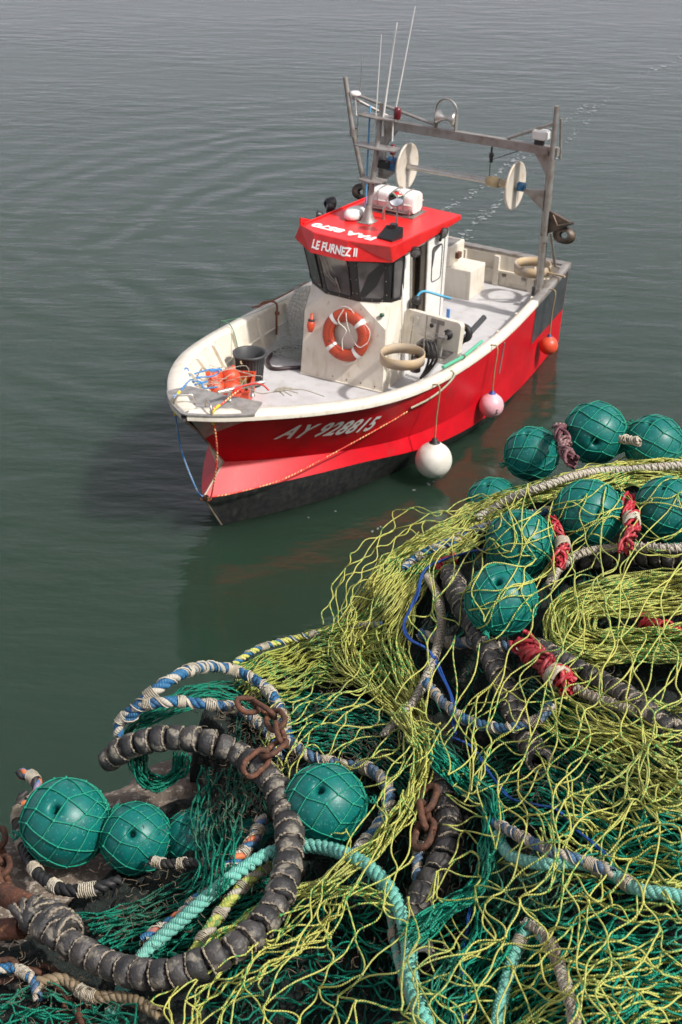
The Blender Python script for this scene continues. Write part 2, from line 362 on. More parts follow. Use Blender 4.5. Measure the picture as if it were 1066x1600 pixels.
# foam: two dotted lines astern of the boat, and a few scraps by the hull
fm = MB()
def foam_blob(x, y, r):
    n = 9; a0 = random.random() * 6; el = random.uniform(1, 2.4); c, s = math.cos(a0), math.sin(a0); vs_ = []
    for k in range(n):
        a = 2 * PI * k / n; rr = r * random.uniform(.45, 1.15); u = math.cos(a) * rr * el; v = math.sin(a) * rr
        vs_.append((x + u * c - v * s, y + (u * s + v * c), .006))
    fm.add(vs_ + [(x, y, .014)], [(k, (k + 1) % n, n) for k in range(n)], 0, True)
for pl, dens in (([(700, 392), (722, 372), (745, 345), (775, 322), (800, 300), (870, 240), (905, 200), (940, 160), (1000, 120), (1062, 92)], 1.0), ([(690, 330), (715, 318), (745, 300), (790, 262), (835, 228), (870, 196), (920, 165)], .8)):
    C_ = crom(pl, 150)
    for i, (x, y) in enumerate(C_):
        if random.random() < .7 * dens * (1 - .45 * i / 150) * (.5 + .5 * math.sin(i * .55 + 2 * math.sin(i * .2)) ** 2):
            for _ in range(random.choice((1, 2, 3, 5))):
                p = at(x + random.gauss(0, 4.5), y + random.gauss(0, 2.2), 0); foam_blob(p[0], p[1], abs(random.gauss(0, .022)) + .008)
for pl in ([(470, 812), (520, 800), (560, 790)], [(640, 770), (665, 758), (690, 745)], [(570, 834), (590, 826), (600, 820)]):
    for x, y in crom(pl, 18):
        if random.random() < .2:
            p = at(x + random.gauss(0, 2), y + random.gauss(0, 1), 0); foam_blob(p[0], p[1], random.uniform(.008, .022))
tag(fm.build('foam', mat('sea_foam', (.22, .24, .25), .8)), 'broken trails of white foam behind the boat', kind='stuff')

# ------------------------------------------------------------------ the fishing boat (local: +x bow, +y port, z up from the water)
BM = Matrix.Translation((0.323, 18.854, 0)) @ Matrix.Rotation(R(-119.233), 4, 'Z') @ Matrix.Rotation(R(-.555), 4, 'X')
boat = empty('fishing_boat', 'red and white fishing boat with black bottom, small wheelhouse and steel gantry, on green water', 'fishing boat', BM)
def on(x, y, z, rz=0, rx=0, ry=0):
    return BM @ Matrix.Translation((x, y, z)) @ Matrix.Rotation(rz, 4, 'Z') @ Matrix.Rotation(ry, 4, 'Y') @ Matrix.Rotation(rx, 4, 'X')
NT = 90
Ls = dict(
 sheer=[(-4.12,1.40,1.375),(-3.2,1.50,1.34),(-2.36,1.58,1.325),(-1.3,1.67,1.32),(-.3,1.71,1.335),(.8,1.69,1.38),(1.7,1.60,1.45),(2.5,1.40,1.545),(3.2,1.08,1.64),(3.75,.72,1.715),(4.18,.36,1.77),(4.43,.03,1.80)],
 chine=[(-4.14,1.35,.45),(-3.2,1.45,.47),(-2.36,1.53,.48),(-1.3,1.60,.49),(-.3,1.62,.51),(.7,1.52,.55),(1.5,1.31,.60),(2.15,1.02,.66),(2.65,.74,.72),(3.1,.45,.78),(3.45,.19,.83),(3.66,.012,.86)],
 boot=[(-4.16,1.33,-.12),(-3.2,1.44,-.08),(-2.36,1.52,0),(-1.3,1.60,.08),(-.3,1.62,.17),(.7,1.57,.30),(1.4,1.42,.40),(2.1,1.13,.48),(2.7,.86,.52),(3.25,.57,.545),(3.75,.27,.555),(4.1,.012,.56)],
 water=[(-4.16,1.27,-.2),(-3.2,1.42,-.15),(-2.36,1.50,-.05),(-1.3,1.56,-.02),(-.5,1.55,0),(.35,1.42,0),(1.0,1.28,0),(1.6,1.11,0),(2.3,.86,0),(2.9,.55,0),(3.35,.27,0),(3.73,.012,0)],
 keel=[(-4.1,.9,-.6),(-3.2,1.0,-.6),(-2.36,1.1,-.6),(-1.3,1.1,-.6),(-.5,1.1,-.6),(.35,1.0,-.6),(1.0,.8,-.6),(1.6,.65,-.6),(2.3,.45,-.6),(2.8,.25,-.6),(3.1,.1,-.6),(3.3,.012,-.6)])
def line(p):   # same parameter on every line: station index
    P = np.array(p, float); E_ = np.vstack([2 * P[0] - P[1], P, 2 * P[-1] - P[-2]]); out = []
    for s in np.linspace(0, len(P) - 1, NT):
        i = min(int(s), len(P) - 2); t = s - i; a, b, c, d = E_[i:i + 4]
        out.append(.5 * ((2 * b) + (-a + c) * t + (2 * a - 5 * b + 4 * c - d) * t * t + (-a + 3 * b - 3 * c + d) * t ** 3))
    out = np.array(out); out[:, 1] = np.maximum(out[:, 1], .008); return out
LN = {k: line(v) for k, v in Ls.items()}
def plan_normal(P):
    T = np.gradient(P[:, :2], axis=0); T /= np.linalg.norm(T, axis=1, keepdims=True); return np.stack([-T[:, 1], T[:, 0]], 1)   # outward on port
NS = plan_normal(LN['sheer'])
def flip(P, s): P = np.array(P, float); P[..., 1] *= s; return P
hull = MB()
def flare(A, B, n, bulge):
    rows = []
    for k in range(n + 1):
        t = k / n; rows.append(A * (1 - t) + B * t + np.array([0, 1, 0]) * (bulge * math.sin(PI * t)))
    return rows
for s in (1, -1):
    S_, C_, B_, W_, K_ = (LN[k] for k in ('sheer', 'chine', 'boot', 'water', 'keel'))
    fl = s < 0
    hull.grid([flip(r, s) for r in flare(S_, C_, 6, .0)], 0, flip=not fl)
    hull.grid([flip(r, s) for r in flare(C_, B_, 3, .0)], 0, flip=not fl)
    hull.grid([flip(r, s) for r in (B_, W_, K_)], 1, flip=not fl)
# transom
tr = [flip(LN[k][0], 1) for k in ('sheer', 'chine', 'boot', 'keel')]
hull.add(tr + [flip(p, -1) for p in tr], [(0, 4, 5, 1)], 0); hull.add(tr + [flip(p, -1) for p in tr], [(1, 5, 6, 2), (2, 6, 7, 3)], 1)
hull.build('hull', [M_red, M_black], boat)
def hs(ti, v, s=1, off=0.0):
    """point on the upper hull panel: ti station 0..NT-1, v 0 at sheer 1 at chine"""
    i = min(int(ti), NT - 2); f = ti - i
    S_ = LN['sheer'][i] * (1 - f) + LN['sheer'][i + 1] * f; C_ = LN['chine'][i] * (1 - f) + LN['chine'][i + 1] * f
    p = S_ * (1 - v) + C_ * v; n = NS[i]
    p = p + np.array([n[0], n[1], -.25]) * off; p[1] *= s; return p
def t_at_x(x, v=0):
    X = [hs(i, v)[0] for i in range(NT)]; return float(np.interp(x, X, np.arange(NT)))
# gunwale cap
def inset(P, N_, d):
    q_ = P.copy(); q_[:, :2] -= N_ * np.asarray(d)[:, None]; q_[:, 1] = np.maximum(q_[:, 1], 0.0); return q_
wcap = np.interp(LN['sheer'][:, 0], [-4.2, -1, 2, 3.2, 4.4], [.11, .12, .17, .20, .22])
capo = inset(LN['sheer'], NS, np.full(NT, -.022)); capi = inset(LN['sheer'], NS, wcap)
cap = MB(); up = np.array([0, 0, 1.])
for s in (1, -1):
    rows = [capo - up * .055 + 0, capo - up * .008, inset(LN['sheer'], NS, np.full(NT, -.012)) + up * .018, inset(LN['sheer'], NS, wcap * .5) + up * .024, inset(LN['sheer'], NS, wcap - .014) + up * .018, capi, capi - up * .06]
    cut = int(t_at_x(-2.38))
    cap.grid([flip(r[cut:], s) for r in rows], 0, flip=s > 0)
    cap.grid([flip(r[:cut + 1], s) for r in rows], 1, flip=s > 0)
a = LN['sheer'][0]
cap.box((-4.07, 0, a[2] - .012), (.15, 2 * a[1] + .03, .055), 1)
cap.build('gunwale', [M_cream, M_galv], boat)
# bulwark lining and deck
DZ = .832
decko = inset(LN['sheer'], NS, np.interp(LN['sheer'][:, 0], [-4.2, -1, 1.5, 2.8, 3.6, 4.4], [.16, .17, .22, .42, .62, .8])); decko[:, 2] = DZ
for i in range(NT):
    v = (LN['sheer'][i][2] - DZ) / (LN['sheer'][i][2] - LN['chine'][i][2]); v = min(v, 1.0)
    h_ = LN['sheer'][i] * (1 - v) + LN['chine'][i] * v
    h_[:2] -= NS[i] * float(np.interp(h_[0], [1.6, 2.8], [.13, .25])); h_[1] = max(h_[1], 0)
    if h_[1] < decko[i][1]: decko[i][:2] = h_[:2]
lin = MB()
for s in (1, -1):
    top = capi - up * .03; lin.grid([flip(top, s), flip((top + decko) / 2, s), flip(decko, s)], 0, flip=s > 0)
    lin.grid([flip(inset(LN['sheer'], NS, np.full(NT, .0)) - up * .06, s), flip(top - up * .03, s)], 0)
lin.build('bulwark_lining', M_cream, boat)
def rib(x, s):
    ti = t_at_x(x); i = int(ti); n = NS[i]; a = capi[i] - up * .02; b = decko[i]; tx = np.array([n[1], -n[0], 0]); inw = np.array([-n[0], -n[1], 0]); m = MB()
    pts = []
    for p, d in ((a, .05), (b, .07)):
        for u, v in ((-.028, -.005), (.028, -.005), (.028, d), (-.028, d)): pts.append(flip(p + tx * u + inw * v, s))
    m.add(pts, [(0, 1, 2, 3), (7, 6, 5, 4), (0, 4, 5, 1), (1, 5, 6, 2), (2, 6, 7, 3), (3, 7, 4, 0)]); return m
for x in (3.15, 2.6, 1.95, 1.25, .5, -.25, -1.0, -1.8, -2.6, -3.4):
    for s in (1, -1): rib(x, s).build('rib', M_cream, boat)
# long stringer inside the bulwark
m = MB()
for s in (-1, 1):
    i0, i1 = int(t_at_x(-3.9)), int(t_at_x(3.0)); mid = (capi * .42 + decko * .58)[i0:i1:3] - np.array([0, .012, 0]); m.tube([flip(p, s) for p in mid], .022, 6)
m.build('stringer', M_cream, boat)
dk = MB(); pts = [tuple(p) for p in decko] + [tuple(flip(p, -1)) for p in decko[::-1]]
n = NT; dk.add([p for p in pts], [(i, 2 * n - 1 - i, 2 * n - 2 - i, i + 1) for i in range(n - 1)], 0)
dk.build('deck', M_deck, boat)
# inner transom with pilasters, shelf and hatch fittings
m = MB(); m.box((-4.02, 0, (DZ + 1.34) / 2), (.06, 2.66, 1.34 - DZ))
for y in (-1.0, -.38, .22, .84): m.box((-3.965, y, (DZ + 1.33) / 2), (.055, .09, 1.33 - DZ - .01))
m.box((-3.97, .0, 1.08), (.05, 2.5, .035)); m.box((-3.985, .53, .985), (.02, .42, .17), bev=.008)
m.build('transom_lining', M_cream, boat)
for y in (.36, .70):
    m = MB(); m.box((-3.965, y, 1.02), (.02, .075, .05), bev=.006); m.tube([(-3.95, y - .03, 1.02), (-3.93, y, 1.0), (-3.95, y + .03, 1.02)], .008, 6); m.build('latch', M_galv, boat)
# stem strip, bow plate, black aft panels
m = MB(); m.tube([(4.44, 0, 1.74), (4.05, 0, 1.36), (3.665, 0, .865), (3.88, 0, .70), (4.105, 0, .565)], .016, 8); m.tube([(4.10, 0, .56), (3.92, 0, .28), (3.72, 0, -.02)], .013, 6)
m.build('stem_strip', mat('worn_stem_bronze', (.40, .32, .25), .5, .4, col2=(.28, .2, .15)), boat)
m = MB()
t0 = t_at_x(3.94); tt = np.linspace(t0, NT - 1.001, 22)
for s in (1, -1):
    rows = []
    for k in range(8):
        rows.append([hs(t, (k / 7) * np.interp((t - t0) / (NT - 1 - t0), [0, .12, 1], [.045, .12, .47]), s, .006) for t in tt])
    m.grid(rows, 0, flip=s > 0)
# top plate lying on the gunwale
top = [hs(t, 0, 1, .03) + up * .034 for t in np.linspace(t_at_x(3.9), NT - 1.001, 14)]
topS = [flip(p, -1) for p in [hs(t, 0, 1, .03) + up * .034 for t in np.linspace(t_at_x(3.9), NT - 1.001, 12)]]
inn = [(3.58, .52, 1.765), (3.66, .28, 1.79), (3.72, .05, 1.80), (3.70, -.22, 1.79), (3.68, -.46, 1.775)]
poly = [tuple(p) for p in top] + [tuple(p) for p in topS[::-1]] + inn[::-1]
bmx = len(poly); m.add(poly + [(p[0], p[1], p[2] - .02) for p in poly], [tuple(range(bmx))] + [(i, i + bmx, (i + 1) % bmx + bmx, (i + 1) % bmx) for i in range(bmx)])
m.build('bow_plate', M_platem, boat)
for s in (1, -1):
    m = MB(); tt = np.linspace(.3, t_at_x(-2.38), 14); m.grid([[hs(t, v, s, .006) for t in tt] for v in np.linspace(.06, .82, 5)], 0, flip=s > 0); m.build('rub_panel', M_darkpanel, boat)
# rubbing strip and scuff marks
m = MB(); m.add([hs(t_at_x(-.98 + .02 * c), v, 1, .012) for c, v in ((-1, .16), (1, .16), (1, .74), (-1, .74))] + [hs(t_at_x(-.98 + .02 * c), v, 1, .0) for c, v in ((-1, .16), (1, .16), (1, .74), (-1, .74))], [(0, 1, 2, 3), (0, 4, 5, 1), (1, 5, 6, 2), (3, 2, 6, 7), (0, 3, 7, 4)]); m.build('rubbing_strip', M_galv, boat)
# registration number on the port bow
tv, tf, tw, th = text_mesh('AY 928815', .2, shear=.3, bold=.006, spacing=1.1, sx=1.0, sub=1)
m = MB(); xa, xb = 3.42, 2.12; out = []
for v in tv:
    u = v.x / tw; x = xa + (xb - xa) * u; k = v.y / th
    vv = (.54 + .08 * u) - k * .29; out.append(hs(t_at_x(x, vv), vv, 1, .010))
m.add(out, tf); m.build('registration_number', M_letter, boat)
# fairleads and cleat on the bow plate
def loop_uv(c, w_, h_, n=14): return [(c[0], c[1] - w_ / 2, c[2])] + [(c[0], c[1] + w_ / 2 * math.cos(PI - PI * k / n) * (1 if abs(math.cos(PI * k / n)) < .8 else .97), c[2] + h_ * min(1, 1.3 * math.sin(PI * k / n))) for k in range(n + 1)] + [(c[0], c[1] + w_ / 2, c[2])]
for c, w_, rz in (((4.19, .17, 1.80), .25, R(40)), ((4.17, -.18, 1.80), .25, R(-40))):
    m = MB(); P = [Vector(p) - Vector(c) for p in loop_uv(c, w_, .11)]; Mr = Matrix.Translation(c) @ Matrix.Rotation(-rz, 4, 'Z'); m.tube([Mr @ p for p in P], .015, 8); m.build('fairlead', M_steel, boat)
m = MB(); cy = [(3.80, .20, 1.80), (3.52, .34, 1.785)]
for c in cy: m.lathe([(.035, -.01), (.035, 0), (.022, .008), (.02, .12)], 12, Matrix.Translation(c))
m.tube([(3.94, .13, 1.93), (3.38, .41, 1.92)], .026, 10); m.build('mooring_cleat', M_steel, boat)
# ---- wheelhouse
ZB, ZT = 2.0, 2.66
def fx(z): return .79 - (z - .83) * .17
wh = MB(); hw = .64; z_c = 1.70
lowb = [(fx(.83), -hw, DZ), (fx(.83), hw, DZ)]; cn = [(fx(z_c), -hw, z_c), (fx(z_c), hw, z_c)]
wc = [(fx(2.0), -.33, ZB), (fx(2.0), .20, ZB)]; wo = [(.36, -.695, ZB), (.38, .58, ZB)]
V_ = lowb + cn + wc + wo + [(-1.05, -hw, DZ), (-1.05, hw, DZ), (-1.05, -hw, 2.84), (-1.05, hw, 2.84), (.2, -hw, 2.84), (.2, hw, 2.84), (.2, -hw, ZB), (.2, hw, ZB)]
# 0,1 low; 2,3 corner; 4,5 centre; 6,7 outer; 8 SA low 9 PA low 10 SA top 11 PA top 12 S f top 13 P f top 14,15 at window foot
wh.add(V_, [(0, 1, 3, 5, 4, 2), (3, 7, 5), (2, 4, 6), (8, 0, 2, 6, 14), (8, 14, 12, 10), (8, 10, 11, 9)], 0)
# port side wall with the door opening, x from -.22 to -.52
PY = hw
def wall(x0, x1, z0, z1): wh.add([(x0, PY, z0), (x1, PY, z0), (x1, PY, z1), (x0, PY, z1)], [(0, 1, 2, 3)], 0)
wh.add([(fx(.83), PY, DZ), (fx(z_c), PY, z_c), (.38, .58, ZB), (.2, PY, ZB), (.2, PY, DZ)], [(4, 0, 1, 2, 3)], 0)
wall(.2, -.02, DZ, 2.84); wall(-.42, -1.05, DZ, 2.84); wall(-.02, -.42, 2.62, 2.84); wall(-.02, -.42, DZ, .98)
wh.add([(-.02, PY, .98), (-.42, PY, .98), (-.42, PY, 2.62), (-.02, PY, 2.62), (-.02, .58, .98), (-.42, .58, .98), (-.42, .58, 2.62), (-.02, .58, 2.62)], [(0, 1, 5, 4), (1, 2, 6, 5), (2, 3, 7, 6), (3, 0, 4, 7)], 0)
wh.tube([(fx(.83) + .004, -hw, DZ + .012), (fx(.83) + .004, hw, DZ + .012)], .012, 6)
whouse = wh.build('wheelhouse', M_cream, boat)
wmat = M_white
m = MB()   # white painted side facing, door jambs
m.box((.09, PY + .006, 1.83), (.2, .012, 1.98)); m.box((-.735, PY + .006, 1.83), (.61, .012, 1.98)); m.box((-.22, PY + .006, 2.73), (.42, .012, .19))
m.build('side_panel', M_white, whouse)
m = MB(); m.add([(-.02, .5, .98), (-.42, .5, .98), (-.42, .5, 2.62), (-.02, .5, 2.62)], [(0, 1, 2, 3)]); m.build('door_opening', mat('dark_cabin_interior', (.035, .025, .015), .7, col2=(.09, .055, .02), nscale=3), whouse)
m = MB(); m.box((-.66, PY + .03, 1.82), (.44, .03, 1.72), bev=.008); door = m.build('sliding_door', M_white, whouse)
for x in (-.03, -.43, -.9):
    m = MB(); m.box((x, PY + .022, 1.82), (.022, .03, 1.84)); m.build('door_rail', M_frame if x == -.9 else M_steel, whouse)
def rounded(w_, h_, r_, n=5):
    P = []
    for cx, cy, a0 in ((w_ / 2 - r_, h_ / 2 - r_, 0), (-w_ / 2 + r_, h_ / 2 - r_, 90), (-w_ / 2 + r_, -h_ / 2 + r_, 180), (w_ / 2 - r_, -h_ / 2 + r_, 270)):
        for k in range(n + 1): a = R(a0 + 90 * k / n); P.append((cx + r_ * math.cos(a), cy + r_ * math.sin(a)))
    return P
def frame_on(a, b, c, d):
    """quad a,b (bottom) c,d (top) -> matrix with x along bottom, y up, z outward, width, height"""
    a, b, c, d = map(Vector, (a, b, c, d)); o = (a + b + c + d) / 4; x = ((b + c) - (a + d)).normalized(); y = ((c + d) - (a + b)); y = (y - x * y.dot(x)).normalized(); z = x.cross(y)
    M_ = Matrix((x, y, z)).transposed().to_4x4(); M_.translation = o; return M_, ((b - a).length + (c - d).length) / 2, ((d - a).length + (c - b).length) / 2
# window band: glass and thick black frames
bot = [(.16, -.70), (.36, -.70), (fx(2.0), -.33), (fx(2.0), .20), (.38, .585), (.16, hw + .005)]
tp = [(.16, -.76), (.50, -.77), (.75, -.38), (.75, .13), (.53, .64), (.16, .68)]
m = MB(); Bv = [(x + (.01 if i in (2, 3) else 0), y, ZB) for i, (x, y) in enumerate(bot)]; Tv = [(x, y, ZT) for x, y in tp]
m.add(Bv + Tv, [(i, i + 1, i + 7, i + 6) for i in range(5)][::1])
band = m.build('window_band', M_frame, whouse)
for i in range(5):
    a, b, c, d = Bv[i], Bv[i + 1], Tv[i + 1], Tv[i]; M_, w_, h_ = frame_on(a, b, c, d)
    wi = min((Vector(a) - Vector(b)).length, (Vector(c) - Vector(d)).length); ww = wi - .10; hh = h_ - .13
    if i in (0, 4): ww = wi - .06
    pl = rounded(ww, hh, .045); n = len(pl); m = MB(); sk = (((Vector(c) + Vector(d)) - (Vector(a) + Vector(b))) / 2 / h_)
    sh = M_.to_3x3().inverted() @ sk; 
    fl_ = 1 + .0
    P0 = [M_ @ Vector((x * (1 + .16 * y / hh), y, .012)) for x, y in pl]; m.add(P0, [tuple(range(n))]); m.build('window', M_glass, whouse)
    m = MB(); m.tube([M_ @ Vector((x * (1 + .16 * y / hh) * 1.0, y, .012)) for x, y in rounded(ww + .012, hh + .012, .05)], .011, 6, closed=True); m.build('window_frame', M_rubber, whouse)
    if i in (2, 3):
        m = MB()
        for k in range(12):
            a_ = 2 * PI * k / 12; m.lathe([(.009, 0), (.007, .006), (0, .007)], 6, M_ @ Matrix.Translation((max(-1, min(1, 1.4 * math.cos(a_))) * (ww / 2 + .028), max(-1, min(1, 1.4 * math.sin(a_))) * (hh / 2 + .028), .01)))
        m.build('window_bolts', M_galv, whouse)
M2, w2, h2 = frame_on(Bv[1], Bv[2], Tv[2], Tv[1])
M2, w2, h2 = frame_on(Bv[2], Bv[3], Tv[3], Tv[2])
m = MB(); m.tube([M2 @ Vector(p) for p in ((-.22, h2 / 2 - .02, .03), (-.14, 0, .035), (-.01, -h2 / 2 + .2, .03))], .007, 6); m.tube([M2 @ Vector(p) for p in ((-.17, h2 / 2 - .02, .03), (-.09, 0, .035), (.02, -h2 / 2 + .22, .03))], .007, 6)
m.tube([M2 @ Vector(p) for p in ((.0, -.02, .03), (.04, -h2 / 2 + .10, .022))], .012, 6); m.build('wiper', M_galv, whouse)
m = MB(); m.tube([(-.52, PY + .05, 2.5), (-.52, PY + .05, 2.5001)], .001, 3)
pl = rounded(.26, .5, .05); m = MB(); m.add([(-.68 - x, PY + .048, 2.28 + y) for x, y in pl], [tuple(range(len(pl)))]); m.build('door_window', M_glass, whouse)
m = MB(); m.tube([(-.68 - x, PY + .048, 2.28 + y) for x, y in rounded(.27, .51, .055)], .01, 6, closed=True); m.build('door_window_frame', M_rubber, whouse)
# roof with deep front visor
RZ = 2.875
rt = [(-1.16, -.74), (.60, -.74), (.75, -.38), (.75, .16), (.60, .73), (-1.16, .76)]
rb = [(-1.17, -.745), (.50, -.90), (.82, -.42), (.82, .14), (.54, .71), (-1.17, .765)]; rbz = [2.80, 2.63, 2.61, 2.61, 2.63, 2.80]
m = MB(); V_ = [(x, y, RZ) for x, y in rt] + [(x, y, z) for (x, y), z in zip(rb, rbz)]
m.add(V_, [tuple(range(6))] + [(i, i + 6, (i + 1) % 6 + 6, (i + 1) % 6) for i in range(6)] + [(11, 10, 9, 8, 7, 6)])
roof = m.build('roof', M_roofred, whouse)
bv = roof.modifiers.new('b', 'BEVEL'); bv.width = .012; bv.segments = 2
m = MB(); m.tube([(-1.1, -.70, RZ + .01), (.56, -.70, RZ + .01)], .012, 6); m.add([(.60, -.74, RZ), (.60, -.72, RZ), (.38, -.72, RZ), (.38, -.74, RZ), (.60, -.74, RZ + .10), (.60, -.72, RZ + .10), (.38, -.72, RZ + .02), (.38, -.74, RZ + .02)], [(0, 4, 5, 1), (1, 5, 6, 2), (2, 6, 7, 3), (3, 7, 4, 0), (4, 7, 6, 5)]); m.build('roof_edge', M_roofred, whouse)
# roof call sign, read from astern
tv, tf, tw, th = text_mesh('FAA 8570', .2, bold=.012)
m = MB(); m.add([(.40 + .17 * v.y / th, .40 - 1.0 * v.x / tw, RZ + .006) for v in tv], tf); m.build('roof_number', M_letter, whouse)
# boat name on the visor
tv, tf, tw, th = text_mesh('LE FURNEZ II', .12, bold=.004, sub=1)
m = MB(); A = Vector(V_[2]); B = Vector(V_[3]); Cc = Vector(V_[8]); D = Vector(V_[9]); out = []
def vis(u, k):   # u -.05..1.1 along centre facet, k height 0..1
    if u <= 1: p = Cc.lerp(D, u).lerp(A.lerp(B, u), k); n_ = (D - Cc).cross(A - Cc).normalized()
    else:
        E_, F_ = Vector(V_[10]), Vector(V_[4]); L_ = (E_ - D).length; f = (u - 1) * (D - Cc).length / L_; p = D.lerp(E_, f).lerp(B.lerp(F_, f), k); n_ = (E_ - D).cross(B - D).normalized()
    return p + n_ * .006
for v in tv: out.append(vis(.02 + 1.26 * v.x / tw, .24 + .44 * v.y / th + .02 * math.sin(v.x * 60)))
m.add(out, tf); m.build('boat_name', M_letter, whouse)
# the deckhouse is a little out of square: twist it to match
for o in [whouse] + list(whouse.children):
    for v in o.data.vertices:
        x, y, z = v.co; a = R(np.interp(z, [.83, 2.0, 2.87], [1.5, -2, -5])); dx, dy = x + .3, y - .02
        v.co.x = -.3 + dx * math.cos(a) - dy * math.sin(a); v.co.y = .02 + dx * math.sin(a) + dy * math.cos(a)
# roof fittings
m = MB(); m.prism([(-.14, -.16), (.10, -.16), (.10, .05), (-.14, .05)], RZ, RZ + .012, M=Matrix.Translation((-.06, -.05, 0))); m.lathe([(.11, .01), (.07, .08), (.045, .2), (.036, .24)], 12, Matrix.Translation((-.09, -.10, RZ)))
m.tube([(-.09, -.10, RZ + .1), (-.25, -.10, 3.7), (-.38, -.10, 4.42)], [.04, .036, .03], 10)
mast = m.build('mast', M_galv, boat)
for z, x, s_ in ((3.42, -.20, .17), (3.85, -.28, .30), (4.24, -.34, .28)):
    m = MB(); m.prism([(-.10, -s_), (.10, -s_), (.15, 0), (.10, s_), (-.10, s_)], z, z + .018, M=Matrix.Translation((x, -.10, 0))); m.build('crosstree', M_galv, mast)
for y in (.26,):
    m = MB(); m.lathe([(.045, -.05), (.05, 0), (.05, .07), (.035, .1), (0, .1)], 12, Matrix.Translation((-.33, y - .1, 4.31))); m.build('signal_lamp', mat('dark_red_lens', (.12, .015, .02), .2), mast)
m = MB(); m.lathe([(.0, .02), (.07, .02), (.08, .04), (.06, .07), (0, .08)], 14, Matrix.Translation((-.33, -.48, 4.46))); m.tube([(-.33, -.48, 4.48), (-.33, -.46, 4.22), (-.33, -.3, 4.24)], .01, 6); m.build('satellite_antenna', M_white, mast)
for (x, y, z0, z1, dx, dy, r_) in ((-.33, -.05, 4.25, 5.46, -.08, .11, .011), (-.33, .1, 4.2, 5.69, -.06, .22, .008), (-.33, -.16, 4.25, 5.30, -.02, .03, .006), (-.3, -.42, 4.1, 5.0, -.08, .0, .004)):
    m = MB(); m.tube([(x, y, z0 - .25), (x, y, z0), (x + dx, y + dy, z1)], [r_ * 1.4, r_ * 1.4, r_ * .7], 8); m.build('whip_antenna', M_white if r_ > .005 else M_galv, boat)
m = MB(); m.tube([(-.30, -.26, 2.9), (-.42, -.30, 4.35)], .013, 6); m.build('blue_pole', mat('blue_pole_paint', (.1, .35, .6), .5), boat)
m = MB(); m.lathe([(0, .0), (.13, .0), (.165, .03), (.165, .09), (.12, .13), (0, .14)], 20, Matrix.Translation((-.14, -.33, RZ)) @ Matrix.Diagonal((1.25, .8, 1, 1))); m.build('radome', M_white, boat)
m = MB(); m.tube([(-.32, .02, RZ), (-.32, .02, RZ + .15), (-.32, .08, RZ + .2), (-.32, .14, RZ + .16)], .022, 8); m.build('vent_pipe', M_steel, boat)
def floodlight(c, yaw, pitch, sz=1.0, name='floodlight'):
    Mx = Matrix.Translation(c) @ Matrix.Rotation(yaw, 4, 'Z') @ Matrix.Rotation(pitch, 4, 'Y') @ Matrix.Scale(sz, 4)
    m = MB(); m.lathe([(.03, -.10), (.065, -.08), (.095, 0), (.10, .03), (.085, .03)], 14, Mx @ Matrix.Rotation(PI / 2, 4, 'Y')); m.tube([Mx @ Vector(p) for p in ((-.02, 0, -.05), (-.04, 0, -.17))], .02, 6)
    o = m.build(name, M_frame, boat); m = MB(); m.lathe([(.085, .025), (.05, .04), (0, .045)], 14, Mx @ Matrix.Rotation(PI / 2, 4, 'Y')); m.build('lens', M_glass, o)
floodlight((.22, .80, 2.70), R(40), R(20), .8); floodlight((-.62, .80, 2.74), R(80), R(10), .8); floodlight((-.38, -.85, 2.93), R(150), R(10), 1.0); floodlight((-.30, -.84, 2.90), R(-60), R(-10), .8); floodlight((.05, -.80, 2.88), R(-70), 0, .7)
# searchlight on a stalk
m = MB(); m.tube([(.18, .47, RZ), (.16, .47, RZ + .42)], .012, 8); m.tube([(.18, .39, RZ + .40), (.17, .47, RZ + .41), (.18, .55, RZ + .40)], .01, 6)
sl = m.build('searchlight', M_steel, boat)
Mx = Matrix.Translation((.20, .47, RZ + .50)) @ Matrix.Rotation(R(20), 4, 'Z') @ Matrix.Rotation(PI / 2 - R(5), 4, 'Y')
m = MB(); m.lathe([(0, -.12), (.06, -.11), (.1, -.03), (.108, .03), (.098, .035)], 20, Mx); m.build('lamp_housing', M_galv, sl)
m = MB(); m.lathe([(.098, .03), (.05, .0), (0, -.01)], 20, Mx); m.build('reflector', mat('mirror_reflector', (.9, .9, .9), .05, 1.0), sl)
# black horn box near the port front corner of the roof
m = MB(); m.prism([(.24, .36), (.46, .34), (.50, .58), (.26, .62)], RZ, [RZ + .13, RZ + .02, RZ + .03, RZ + .15]); m.tube([(.26, .48, RZ + .10), (.26, .48, RZ + .17)], .055, 10); m.build('horn_box', M_frame, boat)
